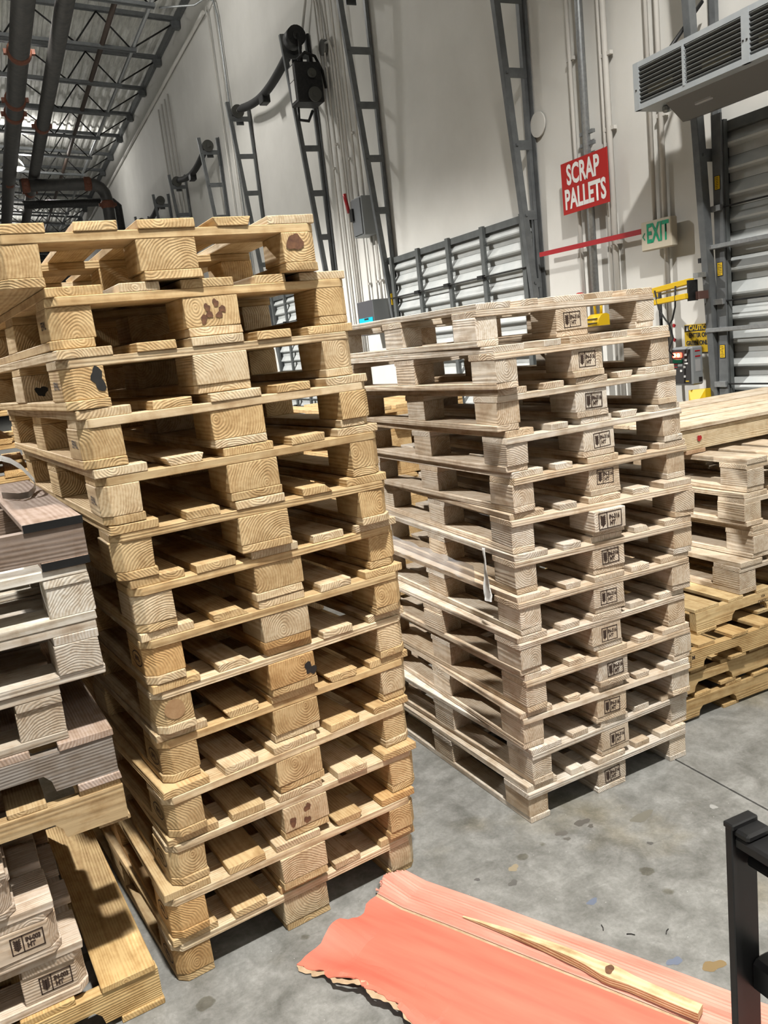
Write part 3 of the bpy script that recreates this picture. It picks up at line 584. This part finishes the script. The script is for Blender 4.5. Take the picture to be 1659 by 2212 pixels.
# caution sign
t = root('caution_sign', (4.385, 4.36, 1.455), 0, 'yellow caution sign partly hidden by the door track', 'sign')
bm = bmesh.new(); bbox(bm, (0, -.01, 0), (.006, .27, .19)); link('sign_board', fin(bm, 'sign_board', M_yel), t); link('header', boxmesh('header', (.003, .262, .042), M_blk), t, (-.004, -.01, .070))
bm = bmesh.new(); addmesh(bm, textmesh('CAUTION', .044, .0020, .95, 'LEFT'), T(-.082, .070, .0065)); on_wall(bm); o = link('lettering', fin(bm, 'lettering', M_yel), t)
bm = bmesh.new(); addmesh(bm, textmesh('ENTER ON', .042, .0018, .84, 'LEFT'), T(-.085, .020, .0045)); addmesh(bm, textmesh('GREEN ONLY', .042, .0018, .84, 'LEFT'), T(-.112, -.032, .0045)); addmesh(bm, textmesh('PLEASE USE', .010, .0002, .8, 'LEFT'), T(-.05, -.064, .0045)); on_wall(bm); link('lettering', fin(bm, 'lettering', M_blk), t)
bm = bmesh.new(); vs = [bm.verts.new(v) for v in ((-.108, .055, .0065), (-.086, .055, .0065), (-.097, .083, .0065))]; bm.faces.new(vs); on_wall(bm); link('warning_triangle', fin(bm, 'warning_triangle', M_wht), t)
bm = bmesh.new()
for z in (.10, -.0): bm.faces.new([bm.verts.new(v) for v in ((-.022, z, 0), (0, z - .016, 0), (.022, z, 0), (0, z + .014, 0))])
on_wall(bm); tag(link('red_arrow_decal', fin(bm, 'red_arrow_decal', M_redt), None, (4.396, 4.60, 1.455)), 'pair of small dark red diamond stickers on the wall left of the caution sign', 'sticker')

# door air heater top right
t = root('air_heater', (3.8, 4.22, 2.86), 0, 'large silver grey louvred air curtain heater over the right dock door', 'heater')
LH = 2.6; HH = .265
bm = bmesh.new(); bbox(bm, (.145, -LH / 2, HH / 2), (.25, LH, HH)); link('casing', fin(bm, 'casing', M_heat), t)
y = -.0; k = 0
link('edge_frame', boxmesh('edge_frame', (.02, LH, .030), M_heat), t, (.01, -LH / 2, .015)); link('edge_frame', boxmesh('edge_frame', (.02, LH, .030), M_heat), t, (.01, -LH / 2, HH - .015))
for y, w_ in ((.02, .045), (.83, .05), (1.64, .05), (2.45, .05)): link('mullion', boxmesh('mullion', (.022, w_, HH), M_heat), t, (.009, -y - .0, HH / 2))
for y in (.40, 1.22, 2.02): link('mullion', boxmesh('mullion', (.022, .014, HH - .05), M_heat), t, (.007, -y, HH / 2))
link('grille_recess', boxmesh('grille_recess', (.004, LH - .04, HH - .05), M_blk), t, (.018, -LH / 2, HH / 2))
me = boxmesh('louvre', (.016, .385, .005), newmat('louvre_grey', (.20, .21, .21), .45, .3))
for g, yc in enumerate((.215, .61, 1.03, 1.43, 1.84, 2.24)):
    for q in range(9): link('louvre', me, t, (.008, -yc, .040 + q * .0232), (0, .5, 0))
for yc in (.20, .62, 1.0): link('motor_cover', boxmesh('motor_cover', (.002, .20, .035), newmat('brass_tag', (.28, .24, .14), .5)), t, (.0155, -yc, .085))
for yc in (.02, .818, .842): link('screw', boxmesh('screw', (.008, .008, .008), M_blk), t, (-.003, -yc, HH / 2 - .02))
bm = bmesh.new(); P = [(.08, .0), (.21, -.105), (.27, -.095), (.27, 0)]
a = [bm.verts.new((x, -.17, z)) for x, z in P]; b = [bm.verts.new((x, -LH, z)) for x, z in P]
bm.faces.new(a[::-1]); bm.faces.new(b)
for i in range(4): bm.faces.new((a[i], a[(i + 1) % 4], b[(i + 1) % 4], b[i]))
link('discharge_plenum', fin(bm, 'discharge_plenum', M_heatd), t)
link('sensor_box', boxmesh('sensor_box', (.05, .13, .03), newmat('sensor_light', (.5, .5, .52), .4), bev=.006), t, (.16, -.40, -.045))
link('conduit_fitting', boxmesh('conduit_fitting', (.04, .04, .04), M_grbox, bev=.01), t, (.12, -.13, -.02))
bm = bmesh.new(); tube(bm, [(.16, -.05, .26), (.52, -.05, .62)], .012, 6); link('hanger_rod', fin(bm, 'hanger_rod', M_dark), t)

# ------------------------------------------------------------------ pallet stacks
LP = [(0.153, 2.104, 0.141), (0.157, 2.094, 0.121), (0.186, 2.105, 0.126), (0.198, 2.094, 0.175), (0.21, 2.126, 0.148), (0.217, 2.108, 0.160), (0.213, 2.103, 0.14), (0.21, 2.094, 0.158), (0.181, 2.094, 0.106), (0.174, 2.095, 0.113), (0.156, 2.093, 0.117), (0.138, 2.092, 0.139), (0.135, 2.113, 0.121), (0.041, 2.113, 0.058)]
RP = [(1.371, 2.2, 0.055), (1.397, 2.198, 0.07), (1.376, 2.209, 0.01), (1.394, 2.19, 0.036), (1.379, 2.192, 0.043), (1.396, 2.201, 0.013), (1.407, 2.218, -0.016), (1.414, 2.231, -0.038), (1.428, 2.226, 0.02), (1.416, 2.227, 0.024), (1.397, 2.229, 0.015), (1.384, 2.203, 0.062), (1.374, 2.272, 0.045)]
ords = ['bottom', 'second', 'third', 'fourth', 'fifth', 'sixth', 'seventh', 'eighth', 'ninth', 'tenth', 'eleventh', 'twelfth', 'thirteenth', 'topmost']
TL = (.71, .52, .28); TLo = (.68, .44, .20); TLp = (.77, .62, .41)
rnd = random.Random(11)
for k, (x, y, th) in enumerate(LP):
    extra = {13: ', with one big knot', 12: ', with clustered knots', 2: ', with three knots', 11: ', black splash', 5: ', black splash'}.get(k, '')
    lab = 'yellowish pallet, %s in the tall left stack%s' % ('lowest' if k == 0 else 'topmost' if k == 13 else ords[k] + ' from the floor', extra)
    tt = TL if k not in (0, 1, 5, 6) else TLo
    t, B = block_pallet((x, y, k * .1437), th, rnd, tt, lab, 'pallets in the tall left stack', tints=[tt, TL, TLp, TL])
    def decal(b, me, dx, dz, nm=None, side=0):
        w2 = me
        if side == 0: o = link(nm or me.name, me, b, (dx, -.0738, dz))
        else: o = link(nm or me.name, me, b, (-.0512, dx, dz), (0, 0, rad(-90)))
        return o
    cb, lb, rb = B[(1, 0)], B[(0, 0)], B[(2, 0)]
    if k == 13: decal(rb, blob('knot', .021, M_knot, 3, 1.1), -.015, .012); 
    if k == 12:
        for (dx, dz, r) in ((.012, .020, .008), (-.012, .010, .008), (.028, .004, .008), (.018, -.010, .008), (-.008, -.008, .008), (-.024, -.018, .009)): decal(cb, blob('knot', r, M_knot, int(dx * 1e4), 1.2), dx, dz)
    if k == 11: decal(lb, blob('black_splash', .016, M_tar, 5, 1.6, .5), .032, .008); decal(B[(0, 1)], blob('black_splash', .014, M_tar, 8, 1.2, .5), .0, -.01)
    if k == 5: decal(cb, blob('black_splash', .016, M_tar, 9, 1.2, .6), .055, -.01)
    if k == 2:
        for (dx, dz, r) in ((.005, .015, .011), (-.045, -.012, .012), (.0, -.022, .010)): decal(cb, blob('knot', r, M_knot, int(dx * 1e4) + 7, 1.1), dx, dz)
    if k == 5: decal(lb, blob('knot', .028, noisy('pale_knot', (.38, .22, .10), (.48, .30, .15), 60, .8), 12, 1.0, .08), .0, .003)
    if k in (0, 1, 2, 3, 4, 6):
        decal(lb, OVAL, .0, 0, 'oval_brand', 1)
    if k >= 9: 
        me = CACHE.get('sidetext')
        if me is None:
            bm = bmesh.new(); addmesh(bm, textmesh('EPAL', .026, .0006, 1.0), T(0, 0)); bm.transform(Matrix.Rotation(rad(90), 4, 'X')); me = fin(bm, 'side_brand', M_burn); CACHE['sidetext'] = me
        decal(lb, me, .0, 0, 'side_brand', 1)
TR = (.76, .65, .52); TRp = (.80, .72, .61); TRw = (.73, .60, .45)
rnd = random.Random(23)
scr = None
for k, (x, y, th) in enumerate(RP):
    lab = 'pale branded pallet, %s in the middle stack%s' % ('lowest' if k == 0 else 'topmost' if k == 12 else ords[k] + ' from the floor', {7: ', its blocks shoved askew'}.get(k, ''))
    t, B = block_pallet((x, y, k * .1342), th, rnd, TR, lab, 'branded pallets in the middle stack', Wd=.742, Lg=1.115, H=.1331, bw=.083, cu=.5036, cw=.1316, cham=False, bl=.135, narrow=.078, tints=[TR, TRp, TRw])
    cb = B[(1, 0)]
    if k == 7:
        cb.color = (.62, .56, .48, 1); cb.location.y -= .035; cb.rotation_euler.z = .05; cb.location.x -= .012; B[(2, 0)].rotation_euler.z = -.10; B[(2, 0)].location.y -= .005; B[(2, 0)].location.x += .01
        link('brand_stamp', ST316b, cb, (0, -.0685, 0)); continue
    link('brand_stamp', ST316, cb, (rnd.uniform(-.004, .012), -.0685, rnd.uniform(-.006, .004)), (0, rnd.uniform(-.05, .05), 0))
    if scr is None:
        bm = bmesh.new(); rr = random.Random(4)
        for q in range(9): bbox(bm, (-.02 + q * .005, rr.uniform(-.001, .001), 0), (.0016, rr.uniform(.006, .010), .0004), rr.uniform(-.7, .7))
        bm.transform(Matrix.Rotation(rad(90), 4, 'X')); scr = fin(bm, 'ink_mark', M_ink)
    for c in t.children:
        if c.name.startswith('cross_board') and c.location.y < .2: link('ink_mark', scr, c, (.742 / 2 - .10 - rnd.uniform(0, .05), -.0686, 0)); break

# wrap remnant on the middle stack's left side
def ribbon(name, pts, w_, mat, up=(0, 0, 1)):
    bm = bmesh.new(); pr = None; upv = Vector(up)
    for p in pts:
        p = Vector(p); a = (bm.verts.new(p + upv * w_ / 2), bm.verts.new(p - upv * w_ / 2))
        if pr: bm.faces.new((pr[0], a[0], a[1], pr[1]))
        pr = a
    bmesh.ops.solidify(bm, geom=bm.faces[:], thickness=.0012)
    return fin(bm, name, mat, True)
# hanging film tail
bm = bmesh.new(); rr = random.Random(3); rows = []
for q in range(16):
    z = -.0 - q * .0125; ww = .008 + .017 * (q / 15) ** .8 * (1 if q < 14 else .6); x = .002 * math.sin(q * 1.3); tw = q * .35
    rows.append([bm.verts.new((-.012 - .004 * math.cos(tw + s * 2), x + s * ww, z)) for s in (-1, -.4, .2, .8)])
for a, b in zip(rows, rows[1:]):
    for i in range(3): bm.faces.new((a[i], a[i + 1], b[i + 1], b[i]))
bmesh.ops.solidify(bm, geom=bm.faces[:], thickness=.001)
tag(link('torn_stretch_wrap', fin(bm, 'torn_stretch_wrap', M_strap, True), None, (1.376, 2.335, .955)), 'torn white tail of stretch wrap hanging on the near corner of the middle stack', 'plastic wrap')
bm = bmesh.new(); rows = []
for q in range(20):
    y = .0 + q * .04; rows.append([bm.verts.new((-.006 + .004 * math.sin(q * 2.1 + i), y, .02 * i - .03 + .004 * math.sin(q * 1.7))) for i in range(4)])
for a, b in zip(rows, rows[1:]):
    for i in range(3): bm.faces.new((a[i], a[i + 1], b[i + 1], b[i]))
tag(link('stretch_film_band', fin(bm, 'stretch_film_band', M_film, True), None, (1.372, 2.42, .845), (0, 0, .0)), 'clear stretch film band around the long left side of the middle stack', 'plastic wrap')

# right rear stack: four block pallets over four notched stringer pallets
rnd = random.Random(31); TT = (.76, .65, .51)
for k, (x, y, z) in enumerate(((2.70, 2.50, .440), (2.775, 2.50, .5845), (2.745, 2.505, .729), (2.765, 2.51, .8735))):
    block_pallet((x, y, z), .03, rnd, TT, 'pale block pallet in the right rear stack, %s of its four' % ('lowest', 'second from the bottom', 'third from the bottom', 'topmost')[k], 'block pallets in the right rear stack', cham=False)
TS = (.60, .42, .20)
for k, (x, y, z) in enumerate(((2.16, 2.42, .0), (2.14, 2.42, .110), (2.17, 2.40, .220), (2.43, 2.49, .330))):
    stringer_pallet((x, y, z), (.02, .03, .01, .035)[k], rnd, TS if k < 3 else (.72, .55, .30), 'notched stringer pallet under the right rear stack, %s' % ('lowest, on the floor', 'second from the floor', 'third from the floor, stamped', 'uppermost, sticking out toward the camera')[k], 'stringer pallets under the right rear stack', Wf=1.15, Dp=1.0, sh=.079, bt=.0152, deck_front=0)
for o in list(bpy.data.objects):
    pass
t = root('plank_pallet', (2.66, 2.80, 1.0185), .03, 'wide plank-topped pallet lying on top of the right rear stack', 'pallet')
TPk = (.80, .66, .44)
for y in (.02, .38, .74): link('side_beam', timber('side_beam', 1.5, .036, .092, 'X', 0), t, (.75, y, .018 + .046), (0, 0, 0), shade(TPk, rnd))
for x in (.12, .75, 1.35): link('bottom_board', timber('bottom_board', .12, .76, .018, 'Y', 0), t, (x, .38, .009), (0, 0, 0), shade((.6, .42, .28), rnd))
y = -.01
for q in range(7):
    w_ = rnd.choice((.085, .10, .12)); link('deck_board', timber('deck_board_long', 1.5, w_, .018, 'X', q % 3), t, (.75 + rnd.uniform(-.02, .02), y + w_ / 2, .119 + rnd.uniform(0, .003)), (rnd.uniform(-.01, .01), 0, rnd.uniform(-.006, .006)), shade((.82, .70, .54), rnd)); y += w_ + .014
tag(link('red_paint_dab', blob('red_paint_dab', .012, M_redb, 4, 1.3), None, (2.80, 2.8015, 1.085), (0, 0, .03)), 'small red paint dab on the side of the plank-topped pallet', 'paint mark')
# print on stringers
bm = bmesh.new(); addmesh(bm, textmesh('VIA', .018, .0004, .9), T(0, .022)); addmesh(bm, textmesh('CARGILL', .018, .0004, .9), T(0, 0)); addmesh(bm, textmesh('SALT', .018, .0004, .9), T(0, -.022)); bm.transform(Matrix.Rotation(rad(90), 4, 'X'))
pr_me = fin(bm, 'stencil_print', M_burn)
bm = bmesh.new()
for (x0, y0, x1, y1) in ((-.03, -.024, .03, -.024), (-.03, .024, .03, .024), (-.03, -.024, -.03, .024), (.03, -.024, .03, .024), (-.03, 0, .03, 0), (-.01, -.024, -.01, .024)): bbox(bm, ((x0 + x1) / 2, (y0 + y1) / 2, 0), (abs(x1 - x0) + .0015, abs(y1 - y0) + .0015, .0005))
addmesh(bm, textmesh('M', .022, .0008), T(.045, .012)); bm.transform(Matrix.Rotation(rad(90), 4, 'X')); bx_me = fin(bm, 'box_stamp', M_burn)
for o in list(bpy.data.objects):
    if o.name.startswith('stringer') and o.parent and abs(o.location.y - .0175) < .006:
        lab = o.parent.get('label', '')
        if 'uppermost' in lab: link('stencil_print', pr_me, o, (-.575 + .40, -.0182, .0))
        if 'third from the floor' in lab and 'right rear' in lab: link('box_stamp', bx_me, o, (-.575 + .11, -.0182, .0))

# left foreground stack
def RF(xr, y, z, th=.085, Wf=1.15): return (xr - Wf * math.cos(th), y - Wf * math.sin(th), z)
rnd = random.Random(47); TW = (.68, .63, .56); TG = (.34, .30, .26); TY = (.75, .53, .25)
stringer_pallet(RF(.103, 2.075, 0, .105), .105, rnd, TY, 'yellow pine stringer pallet at the bottom of the left foreground pile, on the floor', None, Wf=1.15, Dp=.92, sh=.088, bt=.018, nb=6, frontw=.14, boardw=.13)
def fpal(xr, y, z, th, tint, lab, stamp=False, cham=False, H=.1415, bl=.105, rc=0):
    # rotated a quarter turn: long side faces the camera, origin at near right corner
    t, B = block_pallet((xr, y, z), math.pi / 2 + th, rnd, tint, lab, 'pale block pallets in the left foreground pile', Wd=.9, Lg=1.1, H=H, bw=.12, cw=.12, cham=cham, bl=bl, narrow=.11, bax='Y' if stamp else 'X')
    if stamp: link('brand_stamp', ST003, B[(0, 0)], (-.0602, -.002, 0), (0, 0, rad(-90)))
    return t
fpal(-.062, 2.07, .1245, .09, (.74, .62, .50), 'pale block pallet branded IN-003, lower of the two branded ones at bottom left', True, True, H=.1445, bl=.15)
fpal(-.106, 2.05, .2695, .09, (.74, .62, .50), 'pale block pallet branded IN-003, upper of the two branded ones at bottom left', True, True, H=.1445, bl=.15)
fpal(-.19, 2.03, .4145, .09, (.62, .52, .42), 'shaded block pallet between the branded ones and the notched tan pallet', False, True, H=.123, bl=.14)  # shade put into the colour: branded pallets' tint, darkened evenly
stringer_pallet(RF(.103, 2.08, .538), .085, rnd, (.56, .42, .24), 'tan notched stringer pallet in the middle of the left foreground pile', None, Wf=1.15, Dp=1.0, sh=.089, bt=.0145, frontw=.10)
stringer_pallet(RF(.100, 2.085, .6565), .085, rnd, TG, 'dark weathered stringer pallet in the middle of the left foreground pile', None, Wf=1.15, Dp=1.0, sh=.098, bt=.019, frontw=.13, board_col=(.52, .42, .36))
fpal(.006, 2.09, .7930, .085, (.56, .48, .38), 'block pallet with an oval knot on its end block, set back left in the pile')
fpal(.113, 2.09, .9350, .085, TW, 'whitish block pallet in the left foreground pile, lower of the top two')
fpal(.116, 2.09, 1.0770, .085, (.72, .68, .60), 'whitish block pallet in the left foreground pile, upper of the top two')
t = stringer_pallet(RF(.126, 2.09, 1.2190), .085, rnd, (.27, .21, .17), 'weathered brown stringer pallet with black painted board ends on top of the left pile', None, Wf=1.15, Dp=1.0, sh=.078, bt=.019, notch=False, frontw=.135, board_col=(.36, .27, .22), nb=5)
for c in list(t.children):
    if 'board' in c.name:
        link('black_end_paint', boxmesh('black_end_paint', (c.dimensions.x if c.dimensions.x > 0 else .1, .003, .019), M_black), c, (0, -.5005, 0))
# strap loops on it
def loop(cx, cy, cz, rx, ry, a0, a1, tilt, n=22):
    P = []
    for q in range(n + 1):
        a = a0 + (a1 - a0) * q / n; P.append((cx + rx * math.cos(a), cy + ry * math.sin(a) * math.cos(tilt), cz + ry * math.sin(a) * math.sin(tilt)))
    return P
P = [(-.045, -.03, 1.345), (.0, -.15, 1.348), (.026, -.12, 1.345), (.042, -.02, 1.343), (.051, .04, 1.35), (.052, .06, 1.36), (.043, .05, 1.378), (.022, .03, 1.413), (-.005, .02, 1.438), (-.03, .02, 1.450), (-.08, .02, 1.44), (-.13, .0, 1.40), (-.16, -.04, 1.35)]
me = ribbon('plastic_strap', P, .020, M_strap, (0, .5, .85)); tag(link('plastic_strap', me, None, (0, 2.70, 0)), 'loose curl of milky plastic strapping lying on the left foreground pile', 'strap')

# further stacks behind
def backstack(loc, th, n, seed, tint, nm, **kw):
    r = random.Random(seed)
    for k in range(n):
        block_pallet((loc[0] + r.uniform(-.03, .03), loc[1] + r.uniform(-.03, .03), k * .1437), th + r.uniform(-.05, .05), r, tint, '%s, %s' % (nm, 'lowest' if k == 0 else ords[k] + ' from the floor'), nm, cham=False, **kw)
backstack((1.80, 4.55, 0), .05, 9, 5, (.78, .55, .28), 'orange tinted pallets behind the middle stack')
backstack((-.58, 3.95, 0), .03, 12, 6, (.80, .56, .27), 'pallets behind the tall stack, left picture edge')
backstack((.62, 5.4, 0), .02, 8, 8, (.74, .55, .33), 'pallets hidden behind the tall left stack')
backstack((2.75, 6.3, 0), .02, 6, 9, (.76, .58, .36), 'low pallet stack near the second dock door')
tag(part('blue_crate', (.5, .5, .5), newmat('blue_plastic', (.02, .05, .22), .4), None, (.1, 6.2, 1.0), bev=.02), 'dark blue crate glimpsed behind the left stacks', 'crate') if False else None

MARKS = [((1.292, 1.772), .017, (.17, .20, .27), .7), ((1.32, 1.473), .020, (.17, .20, .27), .7), ((1.516, 2.107), .026, (.13, .12, .105), .7), ((1.527, 2.074), .011, (.13, .12, .105), .8), ((1.424, 2.094), .020, (.15, .14, .125), .7), ((1.42, 2.06), .012, (.15, .14, .125), .7), ((1.148, 1.97), .016, (.14, .135, .125), .8), ((1.066, 2.045), .009, (.13, .125, .12), .8), ((1.62, 1.893), .010, (.13, .125, .115), .8), ((1.93, 1.93), .014, (.42, .42, .40), .8), ((1.70, 2.02), .045, (.20, .19, .155), .5), ((1.39, 1.41), .03, (.27, .19, .09), .6), ((1.19, 2.03), .018, (.36, .30, .20), .8)]
# ------------------------------------------------------------------ cardboard sheet, stick, cart
dv = Vector((.473, -.881, 0)); cv = Vector((-.881, -.473, 0)); A0 = Vector((.881, 2.193, 0))
t = root('corrugated_sheet', A0, math.atan2(dv.y, dv.x), 'torn coral red corrugated cardboard sheet lying on the floor', 'cardboard')
# local x along dv, local y along -cv (cv is local -y)
rr = random.Random(2); NX = 240; LEN = 1.75
jag = [rr.uniform(-1, 1) for _ in range(200)]
def sm(a, t_): i = int(math.floor(t_)); f = t_ - i; return a[i % 200] * (1 - f) + a[(i + 1) % 200] * f
def zfun(x, y):
    z = .006 + .002 * math.sin(y * 30 + x * 2) + .0025 * sm(jag, x * 4 + 3)
    z += .030 * max(0, 1 - abs(y - .45) / .09) * max(0, min(1, (x - .02) / .1)) * (.55 + .45 * math.sin(x * 9)) * (1 if x < .42 else .5)
    z += .030 * max(0, 1 - x / .09) * (.5 + .5 * math.sin(y * 24))
    return z
def left_edge(y): return -.03 * (y / .47) + .010 * sm(jag, y * 40) + .006 * sm(jag, y * 130 + 9) + (.012 if .19 < y < .27 else 0)
def make(y0, y1, ny, mat, name, edge=None, wave=0):
    bm = bmesh.new(); g = []
    for i in range(NX + 1):
        row = []
        for j_ in range(ny + 1):
            fy = j_ / ny; yy = y0 + (y1 - y0) * fy
            if edge: yy = y0 + (edge(i / NX * LEN) - y0) * fy
            xe = left_edge(yy); x = xe + (LEN - xe) * (i / NX) ** 1.0
            z = zfun(x, yy) + (wave * math.sin(yy / .0092 * 2 * math.pi) if wave else 0)
            row.append(bm.verts.new((x, -yy, z)))
        g.append(row)
    for i in range(NX):
        for j_ in range(ny): bm.faces.new((g[i][j_], g[i + 1][j_], g[i + 1][j_ + 1], g[i][j_ + 1]))
    bmesh.ops.recalc_face_normals(bm, faces=bm.faces)
    bmesh.ops.solidify(bm, geom=bm.faces[:], thickness=.0035)
    me = fin(bm, name, mat, False); return link(name, me, t)
make(0, .130, 68, M_cardp, 'ribbed_strip', None, .0026)
make(.130, .138, 1, M_cardi, 'torn_liner_edge')
def lower(x): return .455 + .012 * sm(jag, x * 25 + 40) + .006 * sm(jag, x * 90 + 5) + (.03 * max(0, (x - .33) / .1) if x < .43 else .03)
make(.138, .46, 20, M_card, 'smooth_face', lower)
bm = bmesh.new(); pr = None
for i in range(121):
    x = .0 + .55 * i / 120 - .03; yy = lower(x); z = zfun(x, yy)
    wv = .008 + .006 * abs(sm(jag, x * 60))
    a = (bm.verts.new((x, -yy + .004, z - .001)), bm.verts.new((x, -yy - wv, max(.004, z - .004))))
    if pr: bm.faces.new((pr[0], a[0], a[1], pr[1]))
    pr = a
link('torn_inner_ply', fin(bm, 'torn_inner_ply', M_cardi), t)
# crumpled end flakes at the top left corner
bm = bmesh.new(); rr = random.Random(9)
for q in range(40):
    yy = rr.uniform(0, .13); x = left_edge(yy) + rr.uniform(-.012, .004); bbox(bm, (x, -yy, .012 + rr.uniform(0, .012)), (rr.uniform(.006, .014), .003, .004), rot=Matrix.Rotation(rr.uniform(-1, 1), 4, 'X') @ Matrix.Rotation(rr.uniform(-.6, .6), 4, 'Z'))
o = link('crumpled_edge', fin(bm, 'crumpled_edge', M_cardp), t); o['kind'] = 'stuff'
# wood sliver
s0 = Vector((.934, 1.904, .016)); s1 = Vector((1.236, 1.298, .016)); ds = (s1 - s0); Ls = ds.length
t = root('wood_sliver', s0, math.atan2(ds.y, ds.x), 'long split piece of pine with a knot lying on the cardboard', 'wood piece')
bm = bmesh.new(); rows = []; rr = random.Random(6)
for i in range(29):
    f = i / 28; x = f * Ls; wl = .002 + .016 * min(1, f * 1.8) + (.006 * math.exp(-((f - .68) / .05) ** 2)) + rr.uniform(-.0006, .0006); wr = .003 + .013 * min(1, f * 1.6) + (.008 * math.exp(-((f - .66) / .06) ** 2)); h = .003 + .019 * min(1, f * 2.2)
    cy_ = .006 * math.sin(f * 5)
    rows.append([bm.verts.new((x, cy_ - wr, 0)), bm.verts.new((x, cy_ + wl, 0)), bm.verts.new((x, cy_ + wl, h * .95)), bm.verts.new((x, cy_ - wr, h))])
for a, b in zip(rows, rows[1:]):
    for i in range(4): bm.faces.new((a[i], a[(i + 1) % 4], b[(i + 1) % 4], b[i]))
bm.faces.new(rows[0][::-1]); bm.faces.new(rows[-1])
link('split_timber', fin(bm, 'split_timber', WX), t, (0, 0, 0), (0, 0, 0), (.86, .68, .42))
bm = bmesh.new(); me = blob('knot', .011, M_knot, 2, 1.5, .2); me.transform(Matrix.Rotation(rad(-90), 4, 'X')); link('knot', me, t, (Ls * .66, .002, .0226), (0, 0, .3))
# marks on the concrete
for (x, y, r_, c_, sq, ir) in ((1.30, 1.69, .014, (.16, .19, .27), .7, .5), (1.33, 1.47, .018, (.16, .19, .27), .7, .5)): pass
def mark(px_, r_, c_, sq=.8, ir=.4, nm='floor_stain'):
    me = blob(nm, r_, newmat('stain_%d_%d_%d' % tuple(int(q * 100) for q in c_), c_, .5), int(px_[0] * 1000), sq, ir); me.transform(Matrix.Rotation(rad(90), 4, 'X'))
    link(nm, me, fl, (px_[0], px_[1], .0006))
for p_ in MARKS: mark(*p_)
# small floor debris
for i, (x, y) in enumerate(((1.24, 1.66), (1.30, 1.60), (1.39, 1.57), (1.13, 1.70))):
    bm = bmesh.new(); rr = random.Random(i); tube(bm, [(0, 0, .002), (.006, .008, .003), (.010, .020, .002)], .0015, 5); tag(link('wood_chip', fin(bm, 'wood_chip', M_blk), None, (x, y, 0), (0, 0, i * 1.3)), 'tiny dark splinter on the concrete near the cardboard', 'debris', 'tiny dark splinters on the concrete')

# black cart frame bottom right
t = root('black_cart_frame', (.911, .857, 0), 0, 'black painted steel cart frame at the bottom right corner', 'cart')
link('post', boxmesh('post', (.052, .014, .874), M_black, bev=.0015), t, (0, 0, .437))
link('post_cap', boxmesh('post_cap', (.054, .020, .010), M_black, bev=.002), t, (0, 0, .876))
bm = bmesh.new(); P = [(-.022, 0), (.030, 0), (.030, -.022), (-.022, -.022)]
link('top_rail', boxmesh('top_rail', (.050, .80, .020), M_black, bev=.004), t, (.004, -.405, .850))
bm = bmesh.new(); tube(bm, [(.012, -.012, .812), (.012, -.80, .812)], .013, 12); link('round_rail', fin(bm, 'round_rail', M_dark), t)
link('lower_rail', boxmesh('lower_rail', (.045, .80, .06), M_black, bev=.008), t, (.032, -.40, .60))
link('corner_weld', boxmesh('corner_weld', (.05, .03, .014), M_black, bev=.004), t, (.004, -.018, .866))
link('rear_post', boxmesh('rear_post', (.052, .014, .874), M_black, bev=.0015), t, (0, -.81, .437))
